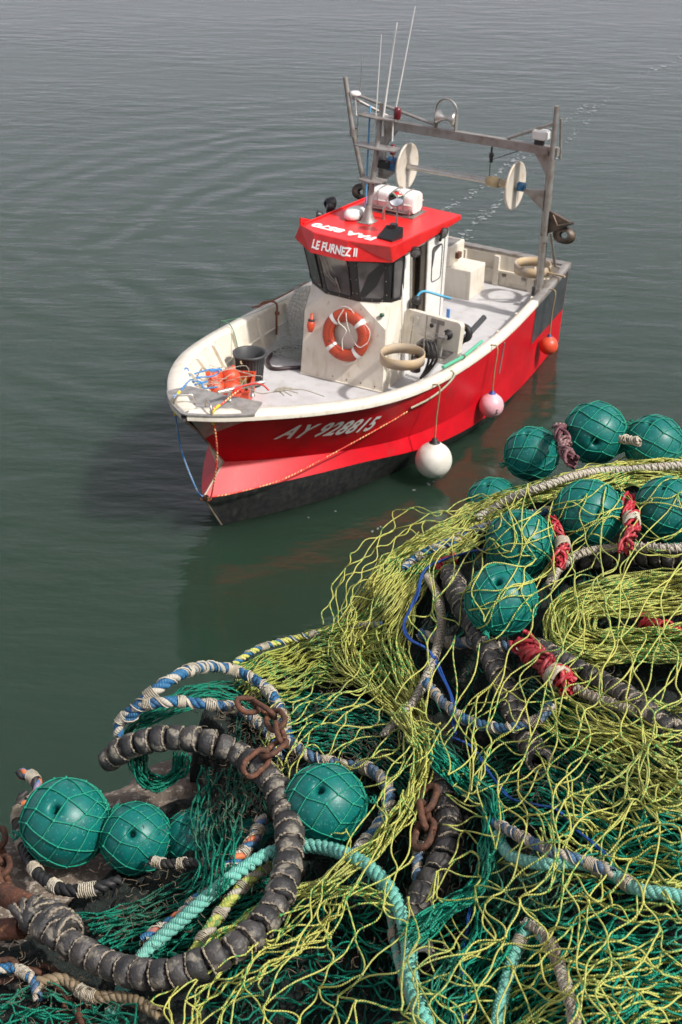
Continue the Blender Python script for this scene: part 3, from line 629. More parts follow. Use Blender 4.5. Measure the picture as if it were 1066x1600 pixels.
# ---- steel gantry at the stern
GX, GY0, GY1, GZ = -2.95, -1.43, 1.39, 3.43
g = MB()
g.box((GX, (GY0 + GY1) / 2, GZ), (.10, GY1 - GY0 + .16, .13))
g.box((GX, GY1 - .02, (GZ + 1.0) / 2), (.10, .09, GZ - 1.0)); g.box((GX, GY0 + .02, (GZ + 1.0) / 2), (.10, .09, GZ - 1.0))
for y, s in ((GY1 - .06, -1), (GY0 + .06, 1)): g.add([(GX - .03, y, GZ - .06), (GX - .03, y + s * .22, GZ - .06), (GX - .03, y, GZ - .36), (GX + .03, y, GZ - .06), (GX + .03, y + s * .22, GZ - .06), (GX + .03, y, GZ - .36)], [(0, 1, 2), (5, 4, 3), (0, 3, 4, 1), (1, 4, 5, 2), (2, 5, 3, 0)])
gan = g.build('gantry', M_galv, boat)
m = MB(); m.tube([(GX + .10, GY1 + .02, 1.35), (GX + .10, GY1 + .02, 2.2), (GX + .08, GY1 + .02, 4.10)], [.045, .04, .036], 10); m.tube([(GX, GY1 + .02, 3.85), (GX, .66, GZ + .08)], .024, 8); m.tube([(GX - .05, GY1 + .05, 3.9), (GX - .1, GY1 + .08, 3.3)], .02, 6)
m.lathe([(.06, -.05), (.06, .05)], 10, Matrix.Translation((GX + .10, GY1 + .02, 2.15)), 0); m.build('gantry_pole', M_galv, gan)
m = MB(); m.tube([(GX, -2.11, 4.04), (GX + .02, -1.95, 3.3), (GX + .05, -1.62, 2.2), (GX + .1, -1.5, 1.4)], [.036, .04, .045, .045], 10); m.tube([(GX, -2.02, 3.82), (GX, -.5, GZ + .1)], .026, 8); m.tube([(GX, -1.98, 3.75), (GX - .3, -1.35, 3.42)], .024, 8)
m.lathe([(.06, -.06), (.06, .06)], 10, Matrix.Translation((GX + .02, -1.93, 3.22))); m.build('gantry_pole', M_galv, gan)
m = MB(); m.tube([(GX - .2, GY1, 2.15), (-3.55, GY1 - .02, 1.5), (-3.86, 1.33, 1.38)], .022, 8); m.build('brace', M_galv, gan)
m = MB()   # gallows block hanging outboard on the port leg
m.add([(GX - .03, GY1 + .04, 2.55), (GX - .03, GY1 + .04, 2.2), (GX - .03, GY1 + .42, 2.42), (GX + .03, GY1 + .04, 2.55), (GX + .03, GY1 + .04, 2.2), (GX + .03, GY1 + .42, 2.42)], [(0, 1, 2), (5, 4, 3), (0, 2, 5, 3), (1, 4, 5, 2), (0, 3, 4, 1)])
m.tube([(GX + .03, GY1 + .1, 2.5), (GX + .06, GY1 + .2, 2.36), (GX + .03, GY1 + .44, 2.44)], .018, 6)
m.lathe([(.05, -.05), (.13, -.045), (.09, 0), (.13, .045), (.05, .05)], 16, Matrix.Translation((GX, GY1 + .30, 2.22)) @ Matrix.Rotation(R(70), 4, 'Y') @ Matrix.Diagonal((1, 1.3, 1, 1))); m.build('towing_block', mat('dark_steel', (.09, .08, .07), .5, .6, col2=(.2, .14, .1)), gan)
m = MB(); m.lathe([(.05, -.05), (.13, -.045), (.09, 0), (.13, .045), (.05, .05)], 16, Matrix.Translation((GX, GY0 - .32, 2.3)) @ Matrix.Rotation(R(70), 4, 'Y') @ Matrix.Diagonal((1, 1.3, 1, 1))); m.tube([(GX, GY0, 2.5), (GX, GY0 - .3, 2.42), (GX + .04, GY0 - .1, 2.0)], .03, 6); m.build('towing_block', MATS['dark_steel'], gan)
def disc(c, r_, axis_y=True):
    return Matrix.Translation(c) @ Matrix.Rotation(PI / 2, 4, 'X')
drum = MB(); drum.tube([(GX, -1.02, 2.83), (GX, .9, 2.83)], .045, 14); dr = drum.build('net_drum', M_steel, boat)
M_disc = mat('worn_white_disc', (.62, .56, .48), .5, col2=(.5, .38, .26), nscale=6, lo=.5, hi=.8)
for y in (-.98, .84):
    m = MB(); m.lathe([(.04, -.012), (.34, -.012), (.355, -.02), (.362, 0), (.355, .02), (.34, .012), (.04, .012)], 40, disc((GX, y, 2.83), 0)); m.build('drum_flange', M_disc, dr)
m = MB(); m.lathe([(.05, -.10), (.075, -.10), (.08, 0), (.075, .1), (.05, .1)], 14, disc((GX, .48, 2.83), 0)); m.lathe([(.05, -.03), (.062, -.03), (.062, .2), (.05, .2)], 14, disc((GX, .82, 2.83), 0)); m.build('rope_turns', yarn('tan_rope', (.5, .38, .22), (.3, .22, .12), 90, .5), dr)
m = MB(); m.lathe([(.0, -.10), (.11, -.10), (.11, .12), (0, .12)], 12, disc((GX, -1.18, 2.83), 0)); m.build('drum_motor', mat('blue_motor_paint', (.02, .12, .26), .4), dr); m = MB(); m.lathe([(0, -.05), (.07, -.05), (.07, .05), (0, .05)], 12, disc((GX, .94, 2.83), 0)); m.build('drum_bearing', mat('blue_motor_paint', (.02, .12, .26), .4), dr)
m = MB(); m.box((GX + .05, -1.36, 2.83), (.16, .28, .13), bev=.02); m.tube([(GX + .1, -1.3, 2.9), (GX + .2, -1.45, 2.95), (GX + .1, -1.5, 2.6)], .022, 6); m.build('hydraulic_gear', M_rubber, dr)
m = MB()
for y0, y1 in ((GY0, -1.05), (GY1, .98)):
    m = MB(); m.add([(GX - .05, y0, 2.86), (GX - .05, y1, 2.80), (GX - .05, y0, 2.5), (GX + .05, y0, 2.86), (GX + .05, y1, 2.80), (GX + .05, y0, 2.5)], [(0, 1, 2), (5, 4, 3), (0, 3, 4, 1), (1, 4, 5, 2), (2, 5, 3, 0)]); m.build('drum_bracket', M_galv, dr)
# open ring roller on the crossbar
m = MB(); y0 = -.36; m.lathe([(.02, -.17), (.10, -.15), (.105, -.13), (.04, -.05), (.04, .05), (.105, .13), (.10, .15), (.02, .17)], 20, disc((GX, y0, 3.66), 0)); ro = m.build('hauling_roller', M_steel, gan)
m = MB(); m.tube([(GX, y0 - .17, 3.66)] + [(GX, y0 - .17 * math.cos(PI * k / 12), 3.78 + .16 * math.sin(PI * k / 12)) for k in range(13)] + [(GX, y0 + .17, 3.66)], .014, 8); m.box((GX, y0 + .17, 3.6), (.08, .02, .26)); m.box((GX, y0 - .17, 3.6), (.08, .02, .26)); m.build('roller_bracket', M_galv, gan)
m = MB(); m.tube([(GX, .42, 3.37), (GX, .42, 3.27)], .015, 6); m.lathe([(.02, -.03), (.045, -.02), (.045, .02), (.02, .03)], 12, disc((GX, .42, 3.22), 0)); m.box((GX, .42, 3.18), (.05, .045, .14), bev=.01); m.tube([(GX, .41, 3.1), (GX + .01, .42, 2.88)], .007, 5); m.tube([(GX, .44, 3.16), (GX, 1.2, 3.52)], .006, 5); m.build('pulley_block', M_rubber, gan)
m = MB(); m.box((GX, 1.18, 3.64), (.16, .24, .14), bev=.02); m.build('deck_lamp', M_white, gan); m = MB(); m.box((GX + .02, 1.17, 3.535), (.06, .14, .08)); m.build('lamp_bracket', M_rubber, gan)
m = MB(); m.lathe([(.04, -.05), (.05, 0), (.05, .07), (.03, .1), (0, .1)], 12, Matrix.Translation((GX + .3, -1.08, 3.12))); m.tube([(GX + .3, -1.08, 3.08), (GX + .2, -1.1, 2.9), (GX + .1, -1.25, 2.9)], .01, 5); m.build('stern_lamp', mat('dark_red_lens', (.1, .01, .01), .3), gan)
m = MB(); m.tube([(-1.9, -.25, 3.0), (-2.0, -.24, 3.0)], .02, 6)
# ---- stern box (stepped)
m = MB(); V1 = [(-3.08, -1.35), (-3.62, -1.35), (-3.62, -.22), (-3.08, -.22)]
m.prism([(-3.62, -1.30), (-3.08, -1.30), (-3.08, .17), (-3.62, .17)], DZ, 1.31); m.prism([(-3.62, -1.30), (-3.08, -1.30), (-3.08, -.22), (-3.62, -.22)], 1.311, 1.62)
sb = m.build('stern_locker', M_cream, boat); bv = sb.modifiers.new('b', 'BEVEL'); bv.width = .014; bv.segments = 2
m = MB(); m.box((-3.35, -.19, 1.44), (.12, .06, .09)); m.build('locker_drain', mat('dark_rust', (.12, .05, .03), .7), sb)
m = MB(); m.box((-3.35, -.76, 1.626), (.40, 1.0, .012)); m.build('locker_lid', M_galv, sb)
m = MB(); m.box((-3.35, 1.2, 1.02), (.12, .16, .36), bev=.01); m.build('stern_cabinet', M_plasticgrey, boat)
# ---- port side hauler: control plate, plastic pipe, hoses, levers, rollers
Mp = Matrix.Translation((.18, 1.10, 1.60)) @ Matrix.Rotation(R(-6), 4, 'Z') @ Matrix.Rotation(R(-8), 4, 'Y')
pl = rounded(.90, .50, .06); m = MB(); n = len(pl)
def prismM(mb, poly, x0, x1, M_, mi=0):
    k = len(poly); vs_ = [M_ @ Vector((x0, y, z)) for y, z in poly] + [M_ @ Vector((x1, y, z)) for y, z in poly]
    mb.add(vs_, [tuple(range(k - 1, -1, -1)), tuple(range(k, 2 * k))] + [(i, (i + 1) % k, k + (i + 1) % k, k + i) for i in range(k)], mi)
prismM(m, pl, -.05, .05, Mp); cp = m.build('control_plate', M_cream, boat)
m = MB(); m.lathe([(.0, .0), (.03, .0), (.07, .0), (.07, .012), (.03, .02), (.028, .05), (0, .05)], 18, Mp @ Matrix.Translation((.052, .27, .06)) @ Matrix.Rotation(PI / 2, 4, 'Y')); m.lathe([(.03, 0), (.03, .012), (0, .012)], 12, Mp @ Matrix.Translation((.052, .0, .12)) @ Matrix.Rotation(PI / 2, 4, 'Y')); m.build('control_dial', M_rubber, cp)
m = MB()
for y, z in ((.02, .19), (.15, .19)): m.box((0, 0, 0), (.012, .085, .05), M=None) if 0 else prismM(m, [(y - .042, z - .03), (y + .042, z - .03), (y + .042, z + .03), (y - .042, z + .03)], .05, .056, Mp)
prismM(m, [(.07, -.2), (.115, -.2), (.115, .22), (.07, .22)], .05, .054, Mp); m.build('control_label', mat('grey_label', (.22, .2, .18), .5), cp)
m = MB()
for y, z, r_ in ((-.27, .13, .07), (.0, -.07, .06)): m.tube([Mp @ Vector((.07, y + r_ * math.cos(a), z + r_ * math.sin(a))) for a in np.linspace(0, 2 * PI, 24)[:-1]], .004, 4, closed=True)
m.tube([Mp @ Vector(p) for p in ((.1, -.27, .18), (.1, -.28, -.22))], .009, 6); m.tube([Mp @ Vector(p) for p in ((.12, -.3, .08), (.14, .24, .05))], .006, 6); m.tube([Mp @ Vector(p) for p in ((.12, -.3, .02), (.2, -.05, .0), (.14, .24, .0))], .006, 6)
m.tube([(.62, 1.18, 1.38), (.60, 1.20, 2.02)], .013, 8); m.tube([(.52, 1.38, 1.38), (.48, 1.40, 1.78)], .02, 8); m.tube([(.50, 1.34, 1.72), (.52, 1.46, 1.74)], .03, 8); m.build('guide_wires', M_steel, cp)
m = MB(); m.box((.42, 1.12, 1.52), (.20, .22, .12), bev=.03); m.box((.40, 1.28, 1.42), (.30, .40, .06)); m.lathe([(.0, -.1), (.07, -.1), (.07, .1), (0, .1)], 12, Matrix.Translation((.7, 1.12, 1.34))); m.build('hauler_motor', mat('oily_metal', (.07, .068, .07), .4, .6, col2=(.2, .18, .17), nscale=12), boat)
for o_ in (0, .06, .12):
    m = MB(); m.tube(crom([(.55, 1.12 + o_, 1.6), (.62, 1.22 + o_, 1.66), (.68, 1.30 + o_, 1.5), (.66, 1.26 + o_ * .5, 1.3), (.7, 1.2, 1.15)], 16), .018, 8); m.build('hydraulic_hose', M_rubber, boat)
m = MB(); m.tube(crom([(.02, .74, 1.98), (-.08, .80, 2.06), (-.25, 1.0, 1.98), (-.3, 1.12, 1.95)], 14), .018, 8); m.build('blue_hose', mat('blue_hose_rubber', (.07, .35, .55), .4), boat)
m = MB(); m.tube(crom([(.02, .74, 1.96), (.06, .72, 1.8), (.02, .70, 1.6), (.06, .72, 1.4)], 14), .035, 8); m.lathe([(.0, -.05), (.06, -.05), (.06, .05), (0, .05)], 12, disc((.04, .76, 1.96), 0)); m.build('hydraulic_hose', M_rubber, boat)
m = MB()
for k in range(7): m.tube([(.09 + .004 * k, .71, 1.62 - .035 * k), (.10, .73, 1.60 - .035 * k), (.09, .71, 1.59 - .035 * k)], .008, 5)
m.build('hanging_chain', M_rust, boat)
m = MB(); m.lathe([(.285, -.06), (.30, -.06), (.30, .08), (.285, .08)], 40, Matrix.Translation((.93, 1.03, 1.50)), 0, closed=True); m.build('guide_hoop', [M_wood], boat)
m = MB(); m.lathe([(.06, -.03), (.13, -.03), (.13, .03), (.06, .03)], 18, Mp @ Matrix.Translation((-.12, .40, .08)) @ Matrix.Rotation(PI / 2, 4, 'Y'), closed=True); m.build('warp_roller', M_rubber, boat)
m = MB(); m.box((.45, 1.46, 1.43), (.45, .22, .02)); m.build('hauler_base', M_steel, boat)

# ------------------------------------------------------------------ things lying on or hung on the boat
def unit(name, mb_parts, label, cat, M_, group=None):
    """thing made of one or several named meshes given in its own frame"""
    if len(mb_parts) == 1:
        o = mb_parts[0][1].build(name, mb_parts[0][2]); o.matrix_world = M_; return tag(o, label, cat, group)
    e = empty(name, label, cat, M_, group)
    for nm, mb_, mt in mb_parts: mb_.build(nm, mt, e)
    return e
# life ring on the wheelhouse front
a_ = math.atan(.17)
MR = on(fx(1.53) + .065, .06, 1.53) @ Matrix.Rotation(-a_, 4, 'Y') @ Matrix.Rotation(PI / 2, 4, 'Y')
def torus(mb, R_, r_, n=48, k=14, sx=1, a0=0, a1=2 * PI, mi=0, fl_=.75):
    full = abs(a1 - a0 - 2 * PI) < 1e-6; rows = []
    for i in range(n + (0 if full else 1)):
        a = a0 + (a1 - a0) * i / n; rows.append([((R_ + r_ * math.cos(2 * PI * j / k)) * math.cos(a), (R_ + r_ * math.cos(2 * PI * j / k)) * math.sin(a), r_ * fl_ * math.sin(2 * PI * j / k)) for j in range(k)] )
    rows = [r + [r[0]] for r in rows]
    if full: rows.append(rows[0])
    mb.grid(rows, mi)
m = MB(); torus(m, .275, .088); b_ = MB()
for c in (45, 135, 225, 315): torus(b_, .275, .0905, 5, 14, a0=R(c - 5.5), a1=R(c + 5.5))
r_ = MB(); P = []
for i in range(97):
    a = 2 * PI * i / 96; k = abs(math.sin(2 * a - PI / 2)); P.append(((.36 + .04 * math.sin(4 * a + 1)) * math.cos(a), (.36 + .035 * math.sin(4 * a)) * math.sin(a), .03))
r_.tube(P[:80], .0055, 5); r_.tube(crom([(-.36, -.05, .05), (-.2, -.1, .09), (-.1, .05, .1), (.05, -.02, .06), (.2, .0, .05)], 14), .007, 5); r_.tube(crom([(-.33, .0, .07), (-.2, .04, .09), (.0, .10, .02), (.1, .26, .08), (.02, .36, .05)], 14), .006, 5)
unit('life_ring', [('ring', m, mat('faded_orange_ring', (.42, .06, .025), .5, col2=(.42, .05, .02), nscale=9, col3=(.12, .03, .02), n3scale=30, lo3=.62, hi3=.68)), ('white_band', b_, M_white), ('grab_line', r_, yarn('white_line', (.7, .68, .62), (.5, .45, .4), 80, .5))], 'orange life ring with white bands hung on the wheelhouse front', 'life ring', MR)
m = MB(); m.lathe([(0, -.11), (.03, -.1), (.05, -.04), (.055, .0), (.045, .05), (.022, .06), (.022, .16), (0, .165)], 16); c_ = MB(); c_.lathe([(.03, .055), (.046, .05), (.046, .075), (.03, .08)], 12)
unit('distress_light', [('lamp_body', m, M_orange), ('clip', c_, M_rubber)], 'small orange distress lamp clipped left of the life ring', 'lamp', on(fx(1.55) + .06, -.50, 1.56, ry=-a_))
# life raft canister on the roof
m = MB()
for y0, y1 in ((-.33, .0), (.012, .33)):
    n_ = 12; rows = []
    for i in range(9):
        y = y0 + (y1 - y0) * i / 8; e = 1 - .12 * (abs(2 * i / 8 - 1) ** 6); rows.append([(.17 * e * np.sign(math.cos(a)) * abs(math.cos(a)) ** .45, y, .17 + .145 * e * np.sign(math.sin(a)) * abs(math.sin(a)) ** .5) for a in np.linspace(0, 2 * PI, 29)])
    m.grid(rows); m.add(rows[0][:-1], [tuple(range(28))]); m.add(rows[-1][:-1], [tuple(range(27, -1, -1))])
s_ = MB()
for y in (-.2, .005, .2): s_.tube([(.185 * np.sign(math.cos(a)) * abs(math.cos(a)) ** .5, y, .17 + .155 * np.sign(math.sin(a)) * abs(math.sin(a)) ** .5) for a in np.linspace(-.2, PI + .2, 20)], .008, 5)
s2 = MB(); s2.tube([(.178, -.33, .17), (.178, .33, .17)], .008, 5); s2.tube([(-.178, -.33, .17), (-.178, .33, .17)], .008, 5)
c_ = MB(); c_.box((0, 0, .008), (.42, .74, .014)); 
for x in (-.19, .19):
    for y in (-.3, .3): c_.tube([(x, y, .01), (x, y, .12)], .012, 6)
    c_.tube([(x, -.32, .06), (x, .32, .06)], .012, 6)
unit('liferaft_canister', [('canister', m, M_white), ('strap', s_, M_galv), ('seam', s2, M_white), ('cradle', c_, M_galv)], 'white life raft canister strapped in a cradle on the red roof', 'life raft', on(-.72, .0, RZ, 0))
# bucket
m = MB(); prof = [(0, .01), (.16, .01), (.165, 0), (.185, .25), (.205, .44), (.235, .44), (.238, .47), (.222, .475), (.2, .46), (.18, .2), (.155, .03), (0, .03)]
rows = []; 
m.lathe(prof, 36)
for k in range(30): a = 2 * PI * k / 30; m.tube([(.17 * math.cos(a), .17 * math.sin(a), .03), (.205 * math.cos(a), .205 * math.sin(a), .42)], .006, 4)
h_ = MB(); h_.tube([(.17, .15, .42), (.18, .17, .40), (.16, .18, .39)], .012, 6)
unit('bucket', [('tub', m, M_plasticgrey), ('handle_hole', h_, M_wood)], 'dark grey ribbed plastic tub standing on the foredeck', 'bucket', on(1.48, -1.02, DZ, R(-40)))
# orange crate with brown rope in it
def crate(w_, d_, h_, t=.014):
    m = MB(); m.box((0, 0, t / 2), (w_, d_, t))
    for sx in (-1, 1): m.box((sx * (w_ / 2 - t / 2), 0, h_ / 2 + t / 2), (t, d_, h_ - t))
    for sy in (-1, 1): m.box((0, sy * (d_ / 2 - t / 2), h_ / 2 + t / 2), (w_ - 2 * t, t, h_ - t))
    m.box((0, 0, h_), (w_ + .03, .02, .02), M=None) if 0 else None
    for sx in (-1, 1): m.box((sx * (w_ / 2 + .004), 0, h_ - .01), (.02, d_ + .03, .025))
    for sy in (-1, 1): m.box((0, sy * (d_ / 2 + .004), h_ - .01), (w_ - .0121, .02, .025))
    return m
m = crate(.64, .44, .26)
MC = on(2.02, -.90, DZ + .02, R(25))
unit('fish_crate', [('crate', m, M_orange)], 'open orange fish crate on the foredeck holding brown rope', 'crate', MC)
m = MB()
for k in range(26):
    a = random.random() * 6; x0, y0 = random.uniform(-.2, .2), random.uniform(-.1, .1); rr = random.uniform(.05, .12)
    m.tube([(x0 + rr * math.cos(a + t) * 1.3, y0 + rr * .7 * math.sin(a + t), .08 + .10 * random.random() + .05 * math.sin(2 * t)) for t in np.linspace(0, 4.2, 14)], .014, 6)
tag(m.build('rope_coil', mat('tarred_rope', (.16, .09, .035), .8, col2=(.3, .2, .07), nscale=25)), 'heap of brown tarred rope inside the orange fish crate', 'rope').matrix_world = MC
# orange bladder floats tucked behind the bow plate
of = None
for (x, y, z, r_) in ((2.17, -.88, 1.22, .135), (2.34, -1.04, 1.22, .145), (2.56, -.84, 1.20, .14), (2.45, -.67, 1.20, .14)):
    i_ = len([o for o in scene.objects if o.name.startswith('orange_float')])
    m = MB(); m.lathe([(0.0, -1.0)] + [(math.sin(t), -math.cos(t)) for t in np.linspace(.15, PI - .25, 14)] + [(.22, 1.05), (.2, 1.2), (0, 1.22)], 22, Matrix.Scale(r_, 4))
    o = m.build('orange_float', M_orange); o.matrix_world = on(x, y, z, random.random() * 6, R(random.uniform(20, 120)))
    tag(o, ['orange float at the crate edge, nearest the grey tub', 'orange float wrapped in netting, nearest the starboard rail', 'low orange float just behind the grey bow plate', 'orange float in front of the crate, nearest the cleat'][i_], 'float', 'orange floats in the bow')
# tangle of pale and blue twine over the floats
m = MB()
for k in range(15):
    p0 = np.array([random.uniform(2.2, 3.0), random.uniform(-1.0, -.5), random.uniform(1.3, 1.45)]); P = [p0]
    d = RNG.normal(size=3) * .12
    for _ in range(5): d = d * .7 + RNG.normal(size=3) * .09; d[2] *= .5; P.append(P[-1] + d)
    P = np.array(P); P[:, 2] = np.clip(P[:, 2], 1.3, 1.5); P[:, 1] = np.clip(P[:, 1], -1.0, -.3); P[:, 0] = np.clip(P[:, 0], 2.1, 3.1); m.tube(crom(P, 20), .004, 4)
o = m.build('twine_tangle', yarn('pale_twine', (.45, .42, .34), (.25, .2, .12), 60, .5)); o.matrix_world = BM; tag(o, 'tangle of pale twine lying over the orange floats in the bow', 'twine')
m = MB()
for k in range(7):
    P = [np.array([3.1, -.78, 1.6]) + RNG.normal(size=3) * [.15, .13, .06]]
    for _ in range(5): P.append(P[-1] + RNG.normal(size=3) * [.12, .1, .05])
    P = np.array(P); P[:, 0] = np.clip(P[:, 0], 2.5, 3.3); P[:, 1] = np.clip(P[:, 1], -.95, -.45)
    m.tube(crom(P, 22), .010, 5)
o = m.build('blue_rope', M_bluerope); o.matrix_world = BM; tag(o, 'tangled light blue rope in the bow beside the orange floats', 'rope')
m = MB()
for k in range(8):
    P = [np.array([2.95, -.95, 1.3]) + RNG.normal(size=3) * [.05, .05, .08]]
    for _ in range(4): P.append(P[-1] + RNG.normal(size=3) * [.06, .05, .09])
    m.tube(crom(np.array(P), 14), .007, 5)
o = m.build('frayed_rope', mat('frayed_rope_fibre', (.3, .27, .22), .8)); o.matrix_world = BM; tag(o, 'frayed grey rope end on the starboard bow lining', 'rope')
# black hose loop on the deck, by the wheelhouse
m = MB(); m.tube(crom([(.62, -.62, .87), (.75, -.78, .86), (.92, -1.0, .86), (.70, -1.22, .86), (.40, -1.28, .87), (.18, -1.20, .87), (.05, -1.0, .87)], 40), .028, 8)
o = m.build('deck_hose', mat('dark_purple_hose', (.035, .018, .022), .4)); o.matrix_world = BM; tag(o, 'dark hose curled on the foredeck beside the wheelhouse', 'hose')
m = MB(); m.tube(crom([(.2, -.95, .87), (.15, -.9, 1.0), (.1, -.82, 1.2), (.1, -.78, 1.5)], 20), .03, 8)
o = m.build('green_hose', mat('green_hose_plastic', (.01, .16, .08), .4)); o.matrix_world = BM; tag(o, 'green hose rising against the starboard side of the wheelhouse', 'hose')
# pale fine net bundle draped between rail and wheelhouse
def net_sheet(name, pts4, nu, nv, r_, mt, sag=.06, seed=1, parent=None):
    rs = np.random.default_rng(seed); A_, B_, C__, D_ = map(np.array, pts4)
    u = np.linspace(0, 1, nu)[:, None, None]; v = np.linspace(0, 1, nv)[None, :, None]
    G = (A_ * (1 - u) + B_ * u) * (1 - v) + (D_ * (1 - u) + C__ * u) * v
    G = G + rs.normal(size=G.shape) * .010; G[..., 2] -= (sag * np.sin(PI * u) * np.sin(PI * v))[..., 0]
    return G
m = MB(); G = net_sheet('', [(.55, -1.25, .87), (.5, -.68, .87), (-.2, -.70, 1.75), (-.5, -1.48, 1.50)], 14, 14, .003, None)
Gs = MB()
for s_ in range(3):
    G = net_sheet('', [(.55 - s_ * .06, -1.28, .87), (.5 - s_ * .05, -.68, .87), (-.2 - s_ * .05, -.70, 1.85), (-.5, -1.5, 1.50)], 22, 22, .003, None, sag=.14 + .05 * s_, seed=s_ + 3)
    parts = [tube_arrays(np.stack([G[:-1, :], G[1:, :]], 2).reshape(-1, 2, 3), .0035, 3), tube_arrays(np.stack([G[:, :-1], G[:, 1:]], 2).reshape(-1, 2, 3), .0035, 3)]
    for V, Q, U in parts: Gs.add(V, Q.tolist())
o = Gs.build('fine_net', mat('pale_monofilament', (.42, .45, .43), .5)); o.matrix_world = BM; tag(o, 'pale fine mesh net bunched between the wheelhouse and starboard bulwark', 'net')
# rope over the starboard rail
m = MB(); m.tube(crom([(-1.0, -1.6, 1.42), (-.6, -1.58, 1.44), (0.0, -1.62, 1.43), (.3, -1.74, 1.41)], 20), .012, 6); m.tube(crom([(.1, -1.78, 1.33), (.05, -1.7, 1.42), (.0, -1.52, 1.43), (.02, -1.5, 1.2), (.02, -1.5, .95)], 20), .016, 6)
m.tube([(.0, -1.5, 1.30), (.02, -1.49, 1.26)], .035, 8)
o = m.build('brown_rope', yarn('brown_rope_fibre', (.22, .08, .04), (.35, .2, .1), 60, .5)); o.matrix_world = BM; tag(o, 'brown rope looped over the starboard rail beside the wheelhouse', 'rope')
m = MB(); m.tube(crom([(1.1, -1.78, 1.3), (1.12, -1.72, 1.47), (1.15, -1.55, 1.47), (1.25, -1.40, 1.35), (1.4, -1.25, 1.2)], 20), .007, 6); m.tube(crom([(1.1, -1.74, 1.47), (.7, -1.6, 1.44), (.2, -1.55, 1.42), (-.3, -1.52, 1.40)], 16), .004, 5)
o = m.build('green_line', yarn('green_line_fibre', (.10, .25, .14), (.2, .35, .2), 60, .5)); o.matrix_world = BM; tag(o, 'thin green line tied round the starboard rail above the grey tub', 'rope')
# bow ropes
def boatrope(name, P, r_, mt, label, N_=60, cat='rope', extra=None):
    m = MB(); m.tube(crom(P, N_), r_, 7)
    if extra:
        for e in extra: m.tube(crom(e, 30), r_, 7)
    # UVs for the twine pattern
    o = m.build(name, mt); me = o.data; o.matrix_world = BM; tag(o, label, cat); return o
def uvrope(P, r_, mt, name, parent=None, N_=80, M_=None, n=8):
    V, Q, U = tube_arrays(crom(P, N_)[None], r_, n); o = np_mesh(name, V, Q, mt, parent, U)
    if M_ is not None: o.matrix_world = M_
    return o
M_redline = yarn('red_white_line', (.62, .04, .03), (.8, .7, .3), 22, .55, bumpf=0)
M_yel = mat('yellow_chafe_sleeve', (.75, .52, .03), .5)
def bow_line(name, label, y, mt, top):
    e = empty(name, label, 'rope', BM)
    uvrope(top, .011, mt, 'line', e, 90)
    m = MB(); i = [k for k, p in enumerate(top) if p[2] > 1.7]; 
    k = i[-1]; m.tube(crom([np.array(top[k - 1]) + [0, 0, .012], np.array(top[k]) + [0, 0, .01], np.array(top[k]) * .72 + np.array(top[k + 1]) * .28 + [.012, 0, 0]], 12), .018, 8); m.build('chafe_sleeve', M_yel, e)
    return e
bow_line('mooring_line', 'red and yellow line running from the cleat over the bow, in a yellow sleeve', .3, M_redline, [(3.70, .30, 1.93), (3.85, .28, 1.90), (4.10, .26, 1.85), (4.22, .25, 1.82), (4.17, .26, 1.25), (4.15, .14, .62), (4.12, .05, .57)])
bow_line('mooring_line', 'light blue line running down from the starboard side of the bow, in a yellow sleeve', -.3, M_bluerope, [(3.4, -.6, 1.72), (3.7, -.45, 1.85), (4.05, -.34, 1.86), (4.22, -.30, 1.82), (4.22, -.22, 1.2), (4.16, -.06, .68), (4.12, .0, .58)])
o = uvrope([(4.12, .03, .57), (3.85, .28, .585), (3.3, .62, .62), (2.6, .96, .78), (1.9, 1.36, 1.02), (1.66, 1.50, 1.12)], .009, M_redline, 'painter_line', M_=BM); tag(o, 'thin red and yellow line led along the port bow from the stem', 'rope')
o = uvrope([(1.62, 1.53, 1.16), (1.3, 1.64, 1.2), (1.0, 1.71, 1.27), (.8, 1.74, 1.36), (.78, 1.68, 1.42)], .014, yarn('grey_rope', (.42, .38, .28), (.25, .3, .2), 40, .5), 'tail_rope', M_=BM); tag(o, 'grey-brown rope tail tied over the port rail above the white fender', 'rope')
m = MB(); m.lathe([(.03, -.03), (.045, 0), (.03, .03)], 10, Matrix.Translation((4.12, .05, .575))); m.tube([(4.14, -.02, .6), (4.17, .0, .56), (4.14, .05, .55), (4.11, .02, .58)], .012, 6); m.build('stem_shackle', M_rust, boat)
m = MB()
for k in range(7):
    a = k * .9; m.tube(crom([(3.30, .50, 1.78), (3.22 + .05 * math.cos(a), .56 + .05 * math.sin(a), 1.80), (3.12 + .13 * math.cos(a), .62 + .10 * math.sin(a), 1.74)], 10), .008, 5)
m.tube(crom([(3.6, .32, 1.9), (3.45, .42, 1.80), (3.3, .5, 1.78), (3.0, .7, 1.75), (2.85, .95, 1.66)], 20), .006, 5)
o = m.build('frayed_rope', MATS['frayed_rope_fibre']); o.matrix_world = BM; tag(o, 'frayed rope tail on the port bow rail beside the steel cleat', 'rope')
m = MB(); 
for k in range(5): m.tube([(3.70 + .035 * math.cos(t) - .02 * k + .05, .255 + .01 * k, 1.912 + .035 * math.sin(t)) for t in np.linspace(0, 2 * PI, 14)], .011, 6)
m.tube(crom([(3.66, .3, 1.95), (3.5, .38, 1.94), (3.42, .43, 1.9), (3.4, .5, 1.84)], 12), .011, 6)
o = m.build('rope_turns', M_redline); o.matrix_world = BM; tag(o, 'turns of red line wound round the steel bow cleat', 'rope')
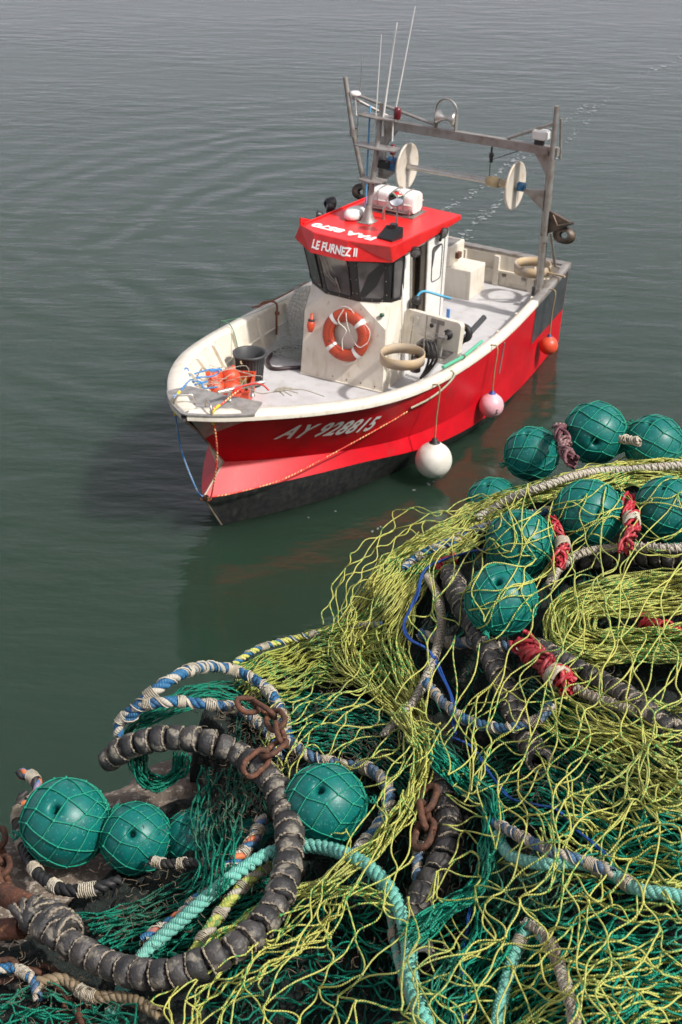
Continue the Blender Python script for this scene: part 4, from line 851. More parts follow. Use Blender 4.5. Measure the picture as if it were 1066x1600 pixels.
# fenders and floats hung from the port rail
def fender(x, y, z, r_, mt, capmat, label, zt, mark=False):
    e = empty('fender', label, 'fender', on(x, y, z), 'round fenders along the port side'); m = MB()
    m.lathe([(0, -r_)] + [(r_ * math.sin(t), -r_ * math.cos(t)) for t in np.linspace(.12, PI - .5, 20)] + [(r_ * .36, r_ * 1.0), (r_ * .26, r_ * 1.06)], 32); m.build('ball', mt, e)
    m = MB(); m.lathe([(r_ * .40, r_ * .86), (r_ * .3, r_ * 1.05), (r_ * .17, r_ * 1.14), (r_ * .16, r_ * 1.26), (0, r_ * 1.28)], 18); m.build('neck', capmat, e)
    V, Q, U = tube_arrays(crom([(0, 0, r_ * 1.2), (.0, .005, (zt - z) * .6), (-.01, .02, zt - z - .02), (-.02, -.09, zt - z)], 24)[None], .011, 6); np_mesh('lanyard', V, Q, yarn('fender_lanyard', (.36, .27, .15), (.2, .15, .08), 60, .5), e, U)
    return e
M_fw = mat('white_fender_vinyl', (.72, .70, .64), .4, col2=(.6, .57, .5), nscale=5, col3=(.35, .3, .25), n3scale=25, lo3=.68, hi3=.8)
M_fp = mat('pink_fender_vinyl', (.74, .42, .47), .42, col2=(.66, .36, .4), nscale=8)
M_fo = mat('orange_fender_vinyl', (.75, .09, .04), .42, col2=(.6, .07, .03), nscale=8)
M_blue = mat('blue_neck_plastic', (.03, .07, .28), .45)
fender(1.33, 1.76, .35, .245, M_fw, M_rubber, 'big white round fender hanging from the port rail', 1.41)
fp = fender(-.40, 1.80, .47, .175, M_fp, M_blue, 'faded pink round fender with blue neck, midway along the port side', 1.36)
fender(-2.86, 1.65, .48, .145, M_fo, mat('dark_blue_neck', (.02, .03, .12), .45), 'small orange fender with dark blue neck near the stern', 1.37)
tv, tf, tw, th = text_mesh('2', .08, bold=.003); m = MB(); m.add([(.176 * math.sin((v.x - tw) / .175 - .1 + .9) , .176 * math.cos((v.x - tw) / .175 + .8) * 1.0, -.05 + v.y) for v in tv], tf); m.build('mark', M_frame, fp)
# wooden sieve hoop at the stern, boathook pole, pipe
m = MB(); m.lathe([(.275, -.06), (.29, -.06), (.29, .09), (.275, .09)], 40, closed=True); f_ = MB(); f_.tube([(0, .26, .0), (.02, .62, .03)], .018, 8); k_ = MB(); k_.tube([(.28, -.05, .0), (.29, -.05, .0)], .015, 6)
unit('wooden_sieve', [('hoop', m, M_wood), ('handle', f_, M_wood)], 'round wooden sieve hoop resting at the stern by the gantry leg', 'sieve', on(-3.55, 1.0, 1.39, R(-12)))
m = MB(); m.lathe([(.04, 0), (.04, 1.02), (.033, 1.02), (.033, 0)], 14, closed=True); m2 = MB(); m2.lathe([(.05, -.02), (.05, .24), (.04, .24)], 14)
unit('plastic_pipe', [('pipe', m, M_plasticgrey), ('socket', m2, M_plasticgrey)], 'black plastic pipe leaning inside the port rail', 'pipe', on(.26, 1.36, 1.32) @ Vector((-.99, .10, .30)).to_track_quat('Z', 'Y').to_matrix().to_4x4())
m = MB(); m.tube([(.87, 1.60, 1.47), (.30, 1.635, 1.43), (-.24, 1.65, 1.46)], .024, 10); b_ = MB(); b_.lathe([(.03, -.015), (.035, 0), (.03, .015)], 12, Matrix.Translation((.32, 1.635, 1.43)) @ Matrix.Rotation(PI / 2, 4, 'Y'))
unit('green_pole', [('pole', m, mat('green_pole_paint', (.10, .42, .26), .5)), ('ring', b_, M_rust)], 'pale green pole lying along the port rail behind the hauler', 'pole', BM)
m = MB(); m.box((0, 0, 0), (.05, .1, .1)); m.box((.01, .1, .2), (.02, .05, .5)); unit('blue_board', [('board', m, mat('blue_board_paint', (.1, .3, .7), .5))], 'small blue board standing at the aft corner of the wheelhouse', 'board', on(-1.12, .62, 1.0))

# ------------------------------------------------------------------ the quay (granite, its edge running away to the right)
QZ = 6.40
E0 = np.array([-.80, 2.79]); ED = np.array([.785, .62]); ED /= np.linalg.norm(ED); EN = np.array([-ED[1], ED[0]])   # EN points out over the water
def vnoise(P, seed=0, freq=1.0):
    """cheap smooth noise -1..1 for arrays of points (…,3)"""
    r_ = np.random.default_rng(seed); out = np.zeros(P.shape[:-1])
    for k in range(6):
        w_ = r_.normal(size=3) * freq * (1 + .35 * k); out += np.sin(P @ w_ + r_.random() * 6.28)
    return out / 3.2
rows = []
us = np.concatenate([[-14, -6, -3], np.linspace(-1.5, 3.5, 170), [6, 12, 30]]); 
prof = [(-9, 0), (-3, 0), (-1.2, 0)] + [(-.9 + .86 * k / 26, 0) for k in range(27)] + [(-.015, -.012), (0, -.04), (.01, -.1), (.0, -.3), (.01, -1.2), (0, -4), (0, -9)]
G = np.array([[[*(E0 + ED * u + EN * o_), QZ + z] for o_, z in prof] for u in us]); nz = vnoise(G, 3, 7) * .012 + vnoise(G, 4, 19) * .008 + vnoise(G, 5, 60) * .004
fade = np.array([0, 0, .3] + [1] * 27 + [1, 1, 1, .8, .5, 0, 0])[None, :]; G[..., 2] += nz * fade; ee = vnoise(G, 8, 9) * .02 + vnoise(G, 9, 33) * .008
G[..., 0] += EN[0] * ee * fade; G[..., 1] += EN[1] * ee * fade
m = MB(); m.grid(G.tolist(), 0, flip=True)
M_gran = mat('weathered_granite', (.20, .155, .12), .8, col2=(.11, .085, .065), nscale=9, lo=.35, hi=.7, bump=1.0, bscale=55, col3=(.34, .30, .25), n3scale=70, lo3=.55, hi3=.62)
tag(m.build('quay', M_gran), 'granite quay edge under the nets', kind='structure')

# height of the heap top at a picture point
HC = np.array([(930,675,6.80),(1066,700,6.85),(900,770,6.86),(700,800,6.70),(600,860,6.62),(520,960,6.56),(440,1000,6.52),(360,1045,6.50),(783,935,6.86),(900,1000,6.88),(1066,900,6.92),(1066,1100,6.95),(1066,1300,6.95),(900,1300,6.88),(700,1200,6.74),(560,1100,6.66),(600,1400,6.70),(450,1200,6.62),(330,1100,6.72),(260,1060,6.74),(300,1230,6.52),(100,1300,6.44),(200,1420,6.50),(430,1350,6.62),(400,1500,6.62),(100,1500,6.50),(700,1560,6.78),(1000,1560,6.92),(0,1600,6.50),(0,1300,6.42),(300,1600,6.58),(1200,1000,6.95),(1200,1500,6.95),(-100,1400,6.42),(600,1700,6.7),(1066,1700,6.9),(650,1000,6.74)], float)
def hz(px, py):
    px = np.asarray(px, float); py = np.asarray(py, float)
    d2 = (px[..., None] - HC[:, 0]) ** 2 + (py[..., None] - HC[:, 1]) ** 2; w_ = 1 / (d2 + 1500) ** 1.5
    return (w_ * HC[:, 2]).sum(-1) / w_.sum(-1)
def F(px, py, dz=0.0): return at(px, py, hz(px, py) + dz)
def fl(pts, dz=0.0, N_=None):
    C_ = crom(pts, N_ or max(12, len(pts) * 10)); return F(C_[:, 0], C_[:, 1], dz)
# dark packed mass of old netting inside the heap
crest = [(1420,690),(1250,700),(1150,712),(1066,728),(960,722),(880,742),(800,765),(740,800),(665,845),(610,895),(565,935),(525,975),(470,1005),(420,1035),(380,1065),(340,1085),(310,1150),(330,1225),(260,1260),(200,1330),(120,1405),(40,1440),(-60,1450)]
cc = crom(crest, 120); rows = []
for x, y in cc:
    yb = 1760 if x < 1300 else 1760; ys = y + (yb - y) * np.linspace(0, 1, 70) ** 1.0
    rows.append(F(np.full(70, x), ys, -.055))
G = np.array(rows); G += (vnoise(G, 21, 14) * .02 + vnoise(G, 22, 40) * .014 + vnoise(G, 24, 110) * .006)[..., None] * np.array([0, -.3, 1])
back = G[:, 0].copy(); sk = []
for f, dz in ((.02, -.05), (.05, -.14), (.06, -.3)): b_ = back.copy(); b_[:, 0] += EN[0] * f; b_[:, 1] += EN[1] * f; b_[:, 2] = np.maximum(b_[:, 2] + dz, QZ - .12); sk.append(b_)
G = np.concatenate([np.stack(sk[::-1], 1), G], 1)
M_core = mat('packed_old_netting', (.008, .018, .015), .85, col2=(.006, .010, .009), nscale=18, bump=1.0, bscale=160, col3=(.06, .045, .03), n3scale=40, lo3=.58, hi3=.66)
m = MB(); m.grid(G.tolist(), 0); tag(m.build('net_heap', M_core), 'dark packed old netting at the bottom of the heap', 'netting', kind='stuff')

# ---- netting builder
def noise2(x, y, seed, f): P = np.stack([x, y, x * 0], -1); return vnoise(P, seed, f)
def net(name, guides, n, m_, r, mt, label=None, dz=(0.0, .02), jit=4.0, wob=(14, .012), seed=1, bow=.10, knot=1.7, sides=5, seg=5, alternate=True, drop=0.0, parent=None, group=None, kind=None, clip=None, cat='fishing net', cross=1.0, over=False):
    """diamond netting stretched between guide lines traced on the heap; n strands across, m_ knots along"""
    rs = np.random.default_rng(seed); Gd = np.array([crom(g, 160) for g in guides]); K = len(guides)
    I, J = np.meshgrid(np.arange(n), np.arange(m_ + 1), indexing='ij')
    u = (I + .5 * (J % 2) * cross + rs.normal(size=I.shape) * .12) / n * (K - 1); v = J / m_ + rs.normal(size=I.shape) * .12 / m_
    u = np.clip(u, 0, K - 1.0001); v = np.clip(v, 0, 1); ui = u.astype(int); uf = (u - ui)[..., None]; vi = v * 159; vj = np.minimum(vi.astype(int), 158); vf = (vi - vj)[..., None]
    a = Gd[ui, vj] * (1 - vf) + Gd[ui, vj + 1] * vf; b = Gd[ui + 1, vj] * (1 - vf) + Gd[ui + 1, vj + 1] * vf
    P = a * (1 - uf) + b * uf
    dx = noise2(P[..., 0], P[..., 1], seed + 50, wob[1]); dy = noise2(P[..., 0], P[..., 1], seed + 51, wob[1])
    P[..., 0] += dx * wob[0] + rs.normal(size=I.shape) * jit; P[..., 1] += dy * wob[0] + rs.normal(size=I.shape) * jit
    H = dz[0] + dz[1] * (noise2(P[..., 0], P[..., 1], seed + 52, .02) + rs.normal(size=I.shape) * .5)
    A = []; 
    for s_ in (0, 1):
        for j in range(m_):
            # node (i,j) joins (i,j+1) and its neighbour
            off = (0 if s_ == 0 else (-1 if j % 2 == 0 else 1))
            i0 = np.arange(n); i1 = i0 + off; ok = (i1 >= 0) & (i1 < n); i0 = i0[ok]; i1 = i1[ok]
            if drop: k_ = rs.random(len(i0)) > drop; i0 = i0[k_]; i1 = i1[k_]
            A.append(np.stack([i0, np.full_like(i0, j), i1, np.full_like(i0, j + 1)], 1))
    A = np.concatenate(A); p0 = P[A[:, 0], A[:, 1]]; p1 = P[A[:, 2], A[:, 3]]; h0 = H[A[:, 0], A[:, 1]]; h1 = H[A[:, 2], A[:, 3]]
    t = np.linspace(0, 1, seg + 1)[None, :, None]; d = p1 - p0; L_ = np.linalg.norm(d, axis=1, keepdims=True) + 1e-6; nrm = np.stack([-d[:, 1], d[:, 0]], 1) / L_
    bend = rs.normal(size=(len(d), 1)) * bow * L_; b2 = rs.normal(size=(len(d), 1)) * bow * .5 * L_
    Tn = np.concatenate([P[:, 1:2] - P[:, :1], P[:, 2:] - P[:, :-2], P[:, -1:] - P[:, -2:-1]], 1); Tn = Tn / (np.linalg.norm(Tn, axis=-1, keepdims=True) + 1e-6); ch = d / L_
    def tang(i_, j_): m__ = .62 * Tn[i_, j_] + .38 * ch; return m__ / (np.linalg.norm(m__, axis=1, keepdims=True) + 1e-6) * L_
    m0 = tang(A[:, 0], A[:, 1]); m1 = tang(A[:, 2], A[:, 3])
    pts = (2 * t ** 3 - 3 * t ** 2 + 1) * p0[:, None] + (t ** 3 - 2 * t ** 2 + t) * m0[:, None] + (3 * t ** 2 - 2 * t ** 3) * p1[:, None] + (t ** 3 - t ** 2) * m1[:, None] + nrm[:, None] * (bend[:, None] * np.sin(PI * t) ** 2 + b2[:, None] * .4 * np.sin(2 * PI * t))
    hh = h0[:, None] * (1 - t[..., 0]) + h1[:, None] * t[..., 0] + .012 * np.sin(PI * t[..., 0]) * rs.normal(size=(len(d), 1))
    if clip is not None:
        ok = np.array([clip(*q_) for q_ in (p0 + p1) / 2]); pts = pts[ok]; hh = hh[ok]
    W3 = F(pts[..., 0], pts[..., 1], hh)
    if over:      # twine that lies on top of the floats
        O_ = np.array([0, 0, CAM_H]); D_ = W3 - O_; dist_ = np.linalg.norm(D_, axis=-1); D_ = D_ / dist_[..., None]
        for c_, r_f in SPH:
            rr_ = r_f * (1.07 + .02 * rs.random()); oc = O_ - c_; b_ = D_ @ oc; q_ = b_ * b_ - (oc @ oc - rr_ * rr_); hit = q_ > 0
            tt_ = -b_ - np.sqrt(np.maximum(q_, 0)); use = hit & (tt_ < dist_); nd = np.where(use, tt_, dist_); W3 = O_ + D_ * nd[..., None]; dist_ = nd
    parts = [tube_arrays(W3, r, sides)]
    if knot: parts.append(knot_arrays(np.concatenate([W3[:, 0]]), r * knot))
    V, Q, U = join_arrays(parts); o = np_mesh(name, V, Q, mt, parent, U)
    if label: tag(o, label, cat, group, kind)
    return o
YEL = yarn('yellow_green_twine', (.49, .48, .125), (.06, .27, .08), 38, .60, dirt=(.24, .27, .10), dirtamt=.8, bumpf=180, spec=.15)
YEL2 = yarn('olive_yellow_twine', (.36, .38, .08), (.05, .24, .08), 38, .55, dirt=(.22, .20, .10), dirtamt=.7, bumpf=180, spec=.2)
GRN = yarn('green_twine', (.006, .19, .12), (.006, .12, .08), 60, .6, dirt=(.07, .07, .05), dirtamt=.8, bumpf=200, spec=.25)
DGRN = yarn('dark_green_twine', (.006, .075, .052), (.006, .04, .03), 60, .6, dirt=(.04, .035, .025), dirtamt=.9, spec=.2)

# low layers of dark green netting over the whole heap
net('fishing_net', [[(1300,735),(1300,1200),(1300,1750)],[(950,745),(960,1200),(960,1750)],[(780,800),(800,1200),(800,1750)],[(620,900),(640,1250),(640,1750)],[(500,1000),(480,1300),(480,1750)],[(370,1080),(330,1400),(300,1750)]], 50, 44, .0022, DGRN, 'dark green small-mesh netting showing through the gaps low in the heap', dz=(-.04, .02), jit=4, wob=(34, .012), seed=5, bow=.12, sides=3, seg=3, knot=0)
# finer green bundles lying between the yellow ones
def bundle(label, guides, n, m_, seed, mt=None, r=.0022, dz=(.0, .02), **k):
    a = dict(group='folds of green netting', jit=2.2, wob=(6, .02), bow=.06, sides=4, seg=4, knot=1.5); a.update(k)
    return net('fishing_net', guides, n, m_, r, mt or GRN, label, dz=dz, seed=seed, **a)
bundle('green net bundle with brown debris lying below the pale yellow net, left of the middle', [[(420,1090),(500,1085),(590,1100),(660,1130),(720,1180)],[(430,1130),(500,1120),(580,1140),(640,1180),(680,1230)],[(440,1180),(510,1170),(560,1190),(610,1230),(640,1280)]], 34, 12, 31, dz=(.0, .02), r=.0022)
bundle('green net bundle curving down round the black bobbins near the middle', [[(690,1160),(760,1230),(778,1300),(760,1380),(700,1440),(640,1480)],[(670,1190),(735,1260),(745,1310),(725,1380),(670,1420),(620,1440)]], 30, 12, 32, dz=(.085, .02), jit=3.5, wob=(10, .02), r=.0020, mt=yarn('bright_green_twine', (.008, .26, .165), (.006, .16, .11), 60, .6, dirt=(.07, .09, .06), dirtamt=.8, bumpf=200, spec=.25))
bundle('green net folds slanting down from the red lashing at the right', [[(800,1060),(900,1090),(1000,1170),(1230,1260)],[(780,1100),(860,1150),(960,1240),(1100,1350)],[(760,1150),(830,1200),(920,1290),(1050,1400)]], 40, 12, 33, dz=(-.005, .02))
bundle('green folds of netting heaped right of the blue cord, above the blue rope', [[(740,1180),(820,1150),(900,1190),(930,1240)],[(750,1230),(820,1220),(890,1250),(940,1290)],[(770,1290),(830,1290),(900,1310),(960,1330)]], 30, 8, 34, dz=(.005, .025))
bundle('green netting strands running under the big bobbin ring', [[(120,1430),(230,1400),(330,1360),(430,1340)],[(170,1480),(260,1450),(340,1410),(430,1400)],[(260,1500),(320,1490),(380,1460),(440,1440)]], 30, 10, 35, dz=(-.02, .02), jit=4)
bundle('small coil of green net hanging behind the top of the bobbin ring', [[(205,1160),(200,1190),(215,1225),(255,1235),(290,1215),(300,1180)],[(235,1165),(232,1190),(240,1208),(258,1210),(270,1195),(272,1175)]], 18, 9, 36, dz=(.03, .015), r=.0024)
bundle('green strands held up under the blue and white rope arch', [[(190,1140),(240,1095),(310,1065),(380,1070),(430,1110)],[(200,1150),(250,1125),(310,1105),(370,1110),(420,1150)]], 16, 9, 37, dz=(.0, .02), mt=GRN)
bundle('green netting hanging over the dim floats inside the bobbin ring', [[(310,1200),(300,1280),(310,1350),(290,1400)],[(360,1200),(350,1280),(350,1340),(330,1400)],[(400,1220),(385,1280),(370,1340),(360,1380)]], 16, 9, 38, dz=(.05, .02), jit=4, mt=GRN)
bundle('open dark green netting at the bottom edge, left of the pale rope', [[(430,1395),(520,1380),(600,1400)],[(400,1470),(500,1460),(620,1480)],[(330,1540),(480,1550),(640,1560)],[(220,1640),(450,1640),(660,1640)]], 13, 10, 39, dz=(.0, .03), jit=6, wob=(18, .02), r=.0024, bow=.14)
bundle('open green netting along the bottom edge, right of the mint rope', [[(650,1430),(760,1420),(900,1430),(1080,1480)],[(640,1520),(770,1500),(900,1520),(1100,1560)],[(640,1650),(780,1640),(920,1640),(1230,1660)]], 16, 14, 40, dz=(.0, .03), jit=6, wob=(16, .02), r=.0024, bow=.12)
bundle('green strands gathered above the pale ropes at the bottom', [[(740,1450),(720,1520),(700,1600),(690,1660)],[(800,1400),(790,1500),(770,1600),(760,1660)],[(860,1400),(850,1500),(850,1600),(850,1660)]], 26, 8, 41, dz=(.0, .02), jit=3)
bundle('dark green strands at the bottom left corner below the bobbin ring', [[(-20,1570),(60,1540),(140,1570),(220,1590)],[(-20,1620),(60,1600),(150,1630),(260,1650)]], 8, 10, 42, dz=(.03, .03), jit=9, bow=.2)

# ---- floats in net jackets
M_float = mat('teal_float_plastic', (.002, .135, .118), .40, spec=.4, col2=(.003, .10, .092), nscale=4, lo=.4, hi=.7, col3=(.10, .27, .24), n3scale=16, lo3=.60, hi3=.72, detail=12, bump=.06, bscale=25)
GJACK = yarn('jacket_twine', (.006, .25, .165), (.004, .19, .13), 60, .6, dirt=(.05, .22, .14), dirtamt=.6, bumpf=220)
prof = [(0, .62), (.075, .62), (.085, .82), (.115, .91), (.17, .955), (.24, .967)] + [(math.sin(t), math.cos(t)) for t in np.linspace(.30, PI / 2 - .03, 13)] + [(1.012, .02), (1.012, -.02)] + [(math.sin(t), math.cos(t)) for t in np.linspace(PI / 2 + .03, PI - .30, 13)] + [(.24, -.967), (.17, -.955), (.1, -.87), (.07, -.62), (0, -.62)]
mb = MB(); mb.lathe(prof[::-1], 40)
def jacket(seed):
    rs = np.random.default_rng(seed); n = 9; T = np.array([.10, .42, .78, 1.14, 1.50, 1.86, 2.22, 2.58, 2.9, 3.04]); Pn = []
    for j, th in enumerate(T):
        Pn.append([(th + rs.normal() * .035 * math.sin(th), 2 * PI * (i + .5 * (j % 2)) / n + rs.normal() * .07) for i in range(n)])
    C_ = []
    def sp(th, ph, k=1.022): return np.array([k * math.cos(th), k * math.sin(th) * math.cos(ph), k * math.sin(th) * math.sin(ph)])
    kn = []
    for j in range(len(T) - 1):
        for i in range(n):
            for i2 in ((i, i - 1) if j % 2 == 0 else (i, i + 1)):
                a = sp(*Pn[j][i]); b = sp(*Pn[j + 1][i2 % n]); q_ = np.array([a * (1 - t) + b * t for t in np.linspace(0, 1, 6)]); q_ = q_ / np.linalg.norm(q_, axis=1, keepdims=True) * 1.022; C_.append(q_)
            kn.append(sp(*Pn[j][i], 1.03))
    for s_ in (1, -1):      # gathered ends
        for i in range(5):
            a = rs.random() * 6; C_.append(np.array([[s_ * (1.01 + .05 * k), .05 * math.cos(a + k) * (1 + .3 * k), .05 * math.sin(a + k) * (1 + .3 * k)] for k in range(6)]))
    r_ = .020; V, Q, U = join_arrays([tube_arrays(np.array(C_), r_, 5), knot_arrays(np.array(kn), r_ * 1.9)]); U = U * np.array([1, .1]); return V, Q, U
camR = np.array((Matrix.Rotation(PI / 2 - PITCH, 3, 'X') @ Matrix.Rotation(ROLL, 3, 'Z')))
def px_per_m(p): d = np.array(p) - np.array([0, 0, CAM_H]); return FPX / -(camR.T @ d)[2]
proto = None; SPH = []
FL = [(930, 676, 96, 6.90, (922, 694), 20, 'teal netted float at the top right, the middle one of the row against the water'),
 (1022, 694, 90, 6.89, None, -8, 'teal netted float cut by the right edge, topmost, against the water'),
 (831, 709, 84, 6.82, None, 20, 'teal netted float at the left end of the row against the water'),
 (770, 786, 80, 6.72, None, 25, 'teal netted float half hidden under yellow net below the row by the water'),
 (919, 802, 106, 6.95, (931, 803), 25, 'teal netted float with a round hole facing out, in the second row'),
 (1044, 798, 106, 6.95, None, 5, 'teal netted float cut by the right edge, in the second row beside the white tie'),
 (813, 850, 106, 6.92, None, -50, 'teal netted float between the round-holed one and the lowest of the upper group'),
 (783, 937, 112, 6.94, (773, 905), 75, 'teal netted float lowest of the upper right group, dark hole on its top'),
 (508, 1258, 128, 6.72, (500, 1222), 5, 'bright teal float enclosed by blue rope, right of the bobbin ring'),
 (103, 1285, 136, 6.54, (97, 1251), 195, 'teal netted float at the far left on the bare granite'),
 (213, 1310, 110, 6.53, (213, 1291), 10, 'teal netted float second from the left, beside the far left one'),
 (305, 1312, 96, 6.51, None, 0, 'shaded teal float under loose netting in the middle of the bobbin ring'),
 (398, 1322, 84, 6.54, None, 0, 'shaded teal float at the right inside the bobbin ring, mostly covered')]
for k, (cx, cy, D, z, hole, ang, lab) in enumerate(FL):
    c = at(cx, cy, z); ppm = px_per_m(c); Rm = D / 2 / ppm; SPH.append((np.array(c), Rm))
    hv = np.array([(hole[0] - cx) / (D / 2), -(hole[1] - cy) / (D / 2), 0]) if hole else np.array([.3, -.75, -.6])
    if hole: hv[2] = math.sqrt(max(.05, 1 - hv[0] ** 2 - hv[1] ** 2))
    h = camR @ hv; h /= np.linalg.norm(h); a = camR @ np.array([math.cos(R(ang)), math.sin(R(ang)), 0]); a = a - h * (a @ h); a /= np.linalg.norm(a); b = np.cross(h, a)
    Mx = Matrix(((a[0], b[0], h[0], c[0]), (a[1], b[1], h[1], c[1]), (a[2], b[2], h[2], c[2]), (0, 0, 0, 1))) @ Matrix.Scale(Rm, 4)
    e = empty('net_float', lab, 'float', Mx, 'teal plastic floats in net jackets')
    if proto is None:
        b1 = mb.build('ball', M_float, e); V, Q, U = jacket(4); j1 = np_mesh('net_jacket', V, Q, GJACK, e, U); V, Q, U = jacket(9); j2 = np_mesh('net_jacket', V, Q, GJACK, None, U); jm2 = j2.data; bpy.data.objects.remove(j2); proto = (b1, j1)
    else:
        for q_ in proto: c_ = q_.copy(); COL.objects.link(c_); c_.parent = e; 
        if k % 2: c_.data = jm2
    if k in (11, 12): pass

# ---- ropes
def frames(C_):
    T = np.gradient(C_, axis=0); T /= np.linalg.norm(T, axis=1, keepdims=True); U = np.zeros_like(C_); u = np.cross(T[0], [.2, .3, .9]); u /= np.linalg.norm(u)
    for i in range(len(C_)): u = u - T[i] * (u @ T[i]); u /= np.linalg.norm(u); U[i] = u
    return T, U, np.cross(T, U)
def rope(label, pts, rpx, mats, dz=.03, pitch=4.2, wraps=None, wmat=None, spiral=0, strands=3, name='rope', cat='rope', lift=None, smooth_=None):
    """laid rope: strands twisted round one another; wraps = stretches (from, to) bound with twine"""
    C0 = crom(pts, 60); zz = dz if lift is None else dz + np.interp(np.linspace(0, 1, 60), *lift); W0 = F(C0[:, 0], C0[:, 1], zz)
    ppm = px_per_m(W0[30]); R_ = rpx / ppm; Lm = np.linalg.norm(np.diff(W0, axis=0), axis=1).sum(); N_ = int(max(40, Lm / (R_ * .55))); C_ = crom(W0, N_)
    T, U, W = frames(C_); s = np.concatenate([[0], np.cumsum(np.linalg.norm(np.diff(C_, axis=0), axis=1))]); P = R_ * pitch
    e = empty(name, label, cat, Matrix.Translation(C_[0])); e_off = np.array(C_[0]); C_ = C_ - e_off
    for k in range(strands):
        a = 2 * PI * (s / P + k / strands); rr = R_ * (.50 if strands == 3 else .56); Ck = C_ + (U * np.cos(a)[:, None] + W * np.sin(a)[:, None]) * rr
        V, Q, Uv = tube_arrays(Ck[None], R_ * (.56 if strands == 3 else .5), 8); np_mesh('strand', V, Q, mats[k % len(mats)], e, Uv)
    if wraps or spiral:
        parts = []; tw = max(.0014, R_ * .13)
        def helix(s0, s1, pt):
            n = max(8, int((s1 - s0) / pt * 10)); q_ = np.linspace(s0, s1, n); a = 2 * PI * (q_ - s0) / pt
            c = np.stack([np.interp(q_, s, C_[:, i]) for i in range(3)], 1); u = np.stack([np.interp(q_, s, U[:, i]) for i in range(3)], 1); w = np.stack([np.interp(q_, s, W[:, i]) for i in range(3)], 1)
            rj = R_ * 1.12 + RNG.normal(size=n) * R_ * .04; return c + (u * np.cos(a)[:, None] + w * np.sin(a)[:, None]) * rj[:, None]
        for t0, t1 in (wraps or []):
            H_ = helix(t0 * s[-1], t1 * s[-1], tw * 2.3); V, Q, Uv = tube_arrays(H_[None], tw, 4); np_mesh('twine_binding', V, Q, wmat or WHT, e, Uv)
        if spiral: parts.append(tube_arrays(helix(0, s[-1], spiral * R_)[None], tw * 1.1, 4))
        if parts: V, Q, Uv = join_arrays(parts); np_mesh('twine_wrapping', V, Q, wmat or WHT, e, Uv)
    return e
WHT = yarn('dirty_white_twine', (.46, .42, .34), (.35, .30, .22), 30, .5, dirt=(.25, .18, .11), dirtamt=.8)
GREYW = yarn('grey_white_rope', (.42, .39, .33), (.40, .35, .28), 30, .5, dirt=(.25, .2, .14), dirtamt=.8, bumpf=200)
BLU = yarn('blue_strand', (.022, .12, .25), (.015, .07, .17), 70, .5, dirt=(.15, .15, .14), dirtamt=.8, bumpf=200)
CORD = yarn('bright_blue_cord', (.008, .065, .30), (.01, .04, .2), 70, .5, bumpf=200)
ORG = yarn('orange_strand', (.55, .16, .06), (.03, .17, .36), 20, .35)
MINT = yarn('mint_strand', (.16, .46, .38), (.12, .38, .32), 90, .5, dirt=(.16, .24, .2), dirtamt=.6, bumpf=260)
REDY = yarn('red_yarn', (.36, .012, .025), (.5, .12, .12), 40, .7, dirt=(.18, .03, .03), dirtamt=.7)
MAR = yarn('maroon_yarn', (.13, .05, .06), (.3, .2, .18), 50, .5, dirt=(.08, .04, .04))
BLK = yarn('black_rope', (.015, .015, .017), (.03, .03, .03), 50, .5, dirt=(.08, .07, .05), dirtamt=.8)
BWR = [BLU, GREYW, BLU]
def reg(n, w_=.03, j=.0, a=.02, b=.98):
    out = []
    for k in range(n): c = a + (b - a) * (k + .5) / n + RNG.normal() * .012; w2 = w_ * RNG.uniform(.3, .8); out.append((max(0, c - w2), min(1, c + w2)))
    return out
rope('white bound rope running along the crest under the top row of floats', [(1230,718),(1060,727),(990,733),(920,738),(860,756),(800,778),(745,810)], 6, [GREYW], .06, spiral=1.6)
rope('white bound rope below the second row of floats, going off at the right edge', [(1230,850),(1066,856),(1000,855),(940,858),(900,868),(870,892),(860,915)], 7, [GREYW], .05, spiral=1.5)
rope('blue and white rope crossing the yellow net left of the upper floats', [(870,795),(800,812),(750,826),(700,848),(655,868),(630,890)], 7, BWR, .05, wraps=reg(4, .03), spiral=3)
rope('white rope bent in an arc through the yellow net, ending by the blue cord', [(668,900),(684,930),(690,970),(684,1010),(668,1055),(645,1100),(600,1150)], 6.5, [GREYW], .06, spiral=1.2)
rope('blue and white rope curving under the yellow net below the lowest upper float', [(665,1065),(690,1095),(730,1125),(790,1138),(840,1125),(862,1100)], 8, BWR, .085, wraps=reg(4, .035), spiral=4)
rope('blue and white rope partly hidden just left of the lowest upper float', [(655,990),(700,1003),(760,1005),(820,1018),(880,1040)], 9, BWR, .02, wraps=reg(3, .04), spiral=4)
rope('white rope leading down right from the red lashing', [(885,1068),(930,1090),(990,1110),(1050,1130),(1230,1150)], 8, [GREYW], .06, spiral=1.4)
rope('blue and white rope looping round the right of the bright teal float', [(440,1150),(480,1180),(530,1195),(580,1203),(607,1235),(602,1275),(575,1312),(545,1345)], 10, BWR, .05, wraps=reg(6, .028), spiral=5)
rope('thick mint green rope passing under the bobbin ring and down to the bottom edge', [(150,1660),(185,1560),(225,1492),(290,1432),(360,1372),(425,1332),(480,1322),(535,1333),(585,1362),(620,1410),(638,1470),(645,1540),(690,1660)], 11.5, [MINT], .055, pitch=3.4, lift=([0, .12, .25, .5, 1], [-.06, -.05, .0, .02, .02]))
rope('second mint rope twisted down the bottom beside the thick one', [(590,1370),(612,1430),(622,1490),(640,1550),(655,1600),(650,1680)], 10, [MINT, MINT, GREYW], .03, pitch=3.4, wraps=[(.3, .36), (.62, .68)])
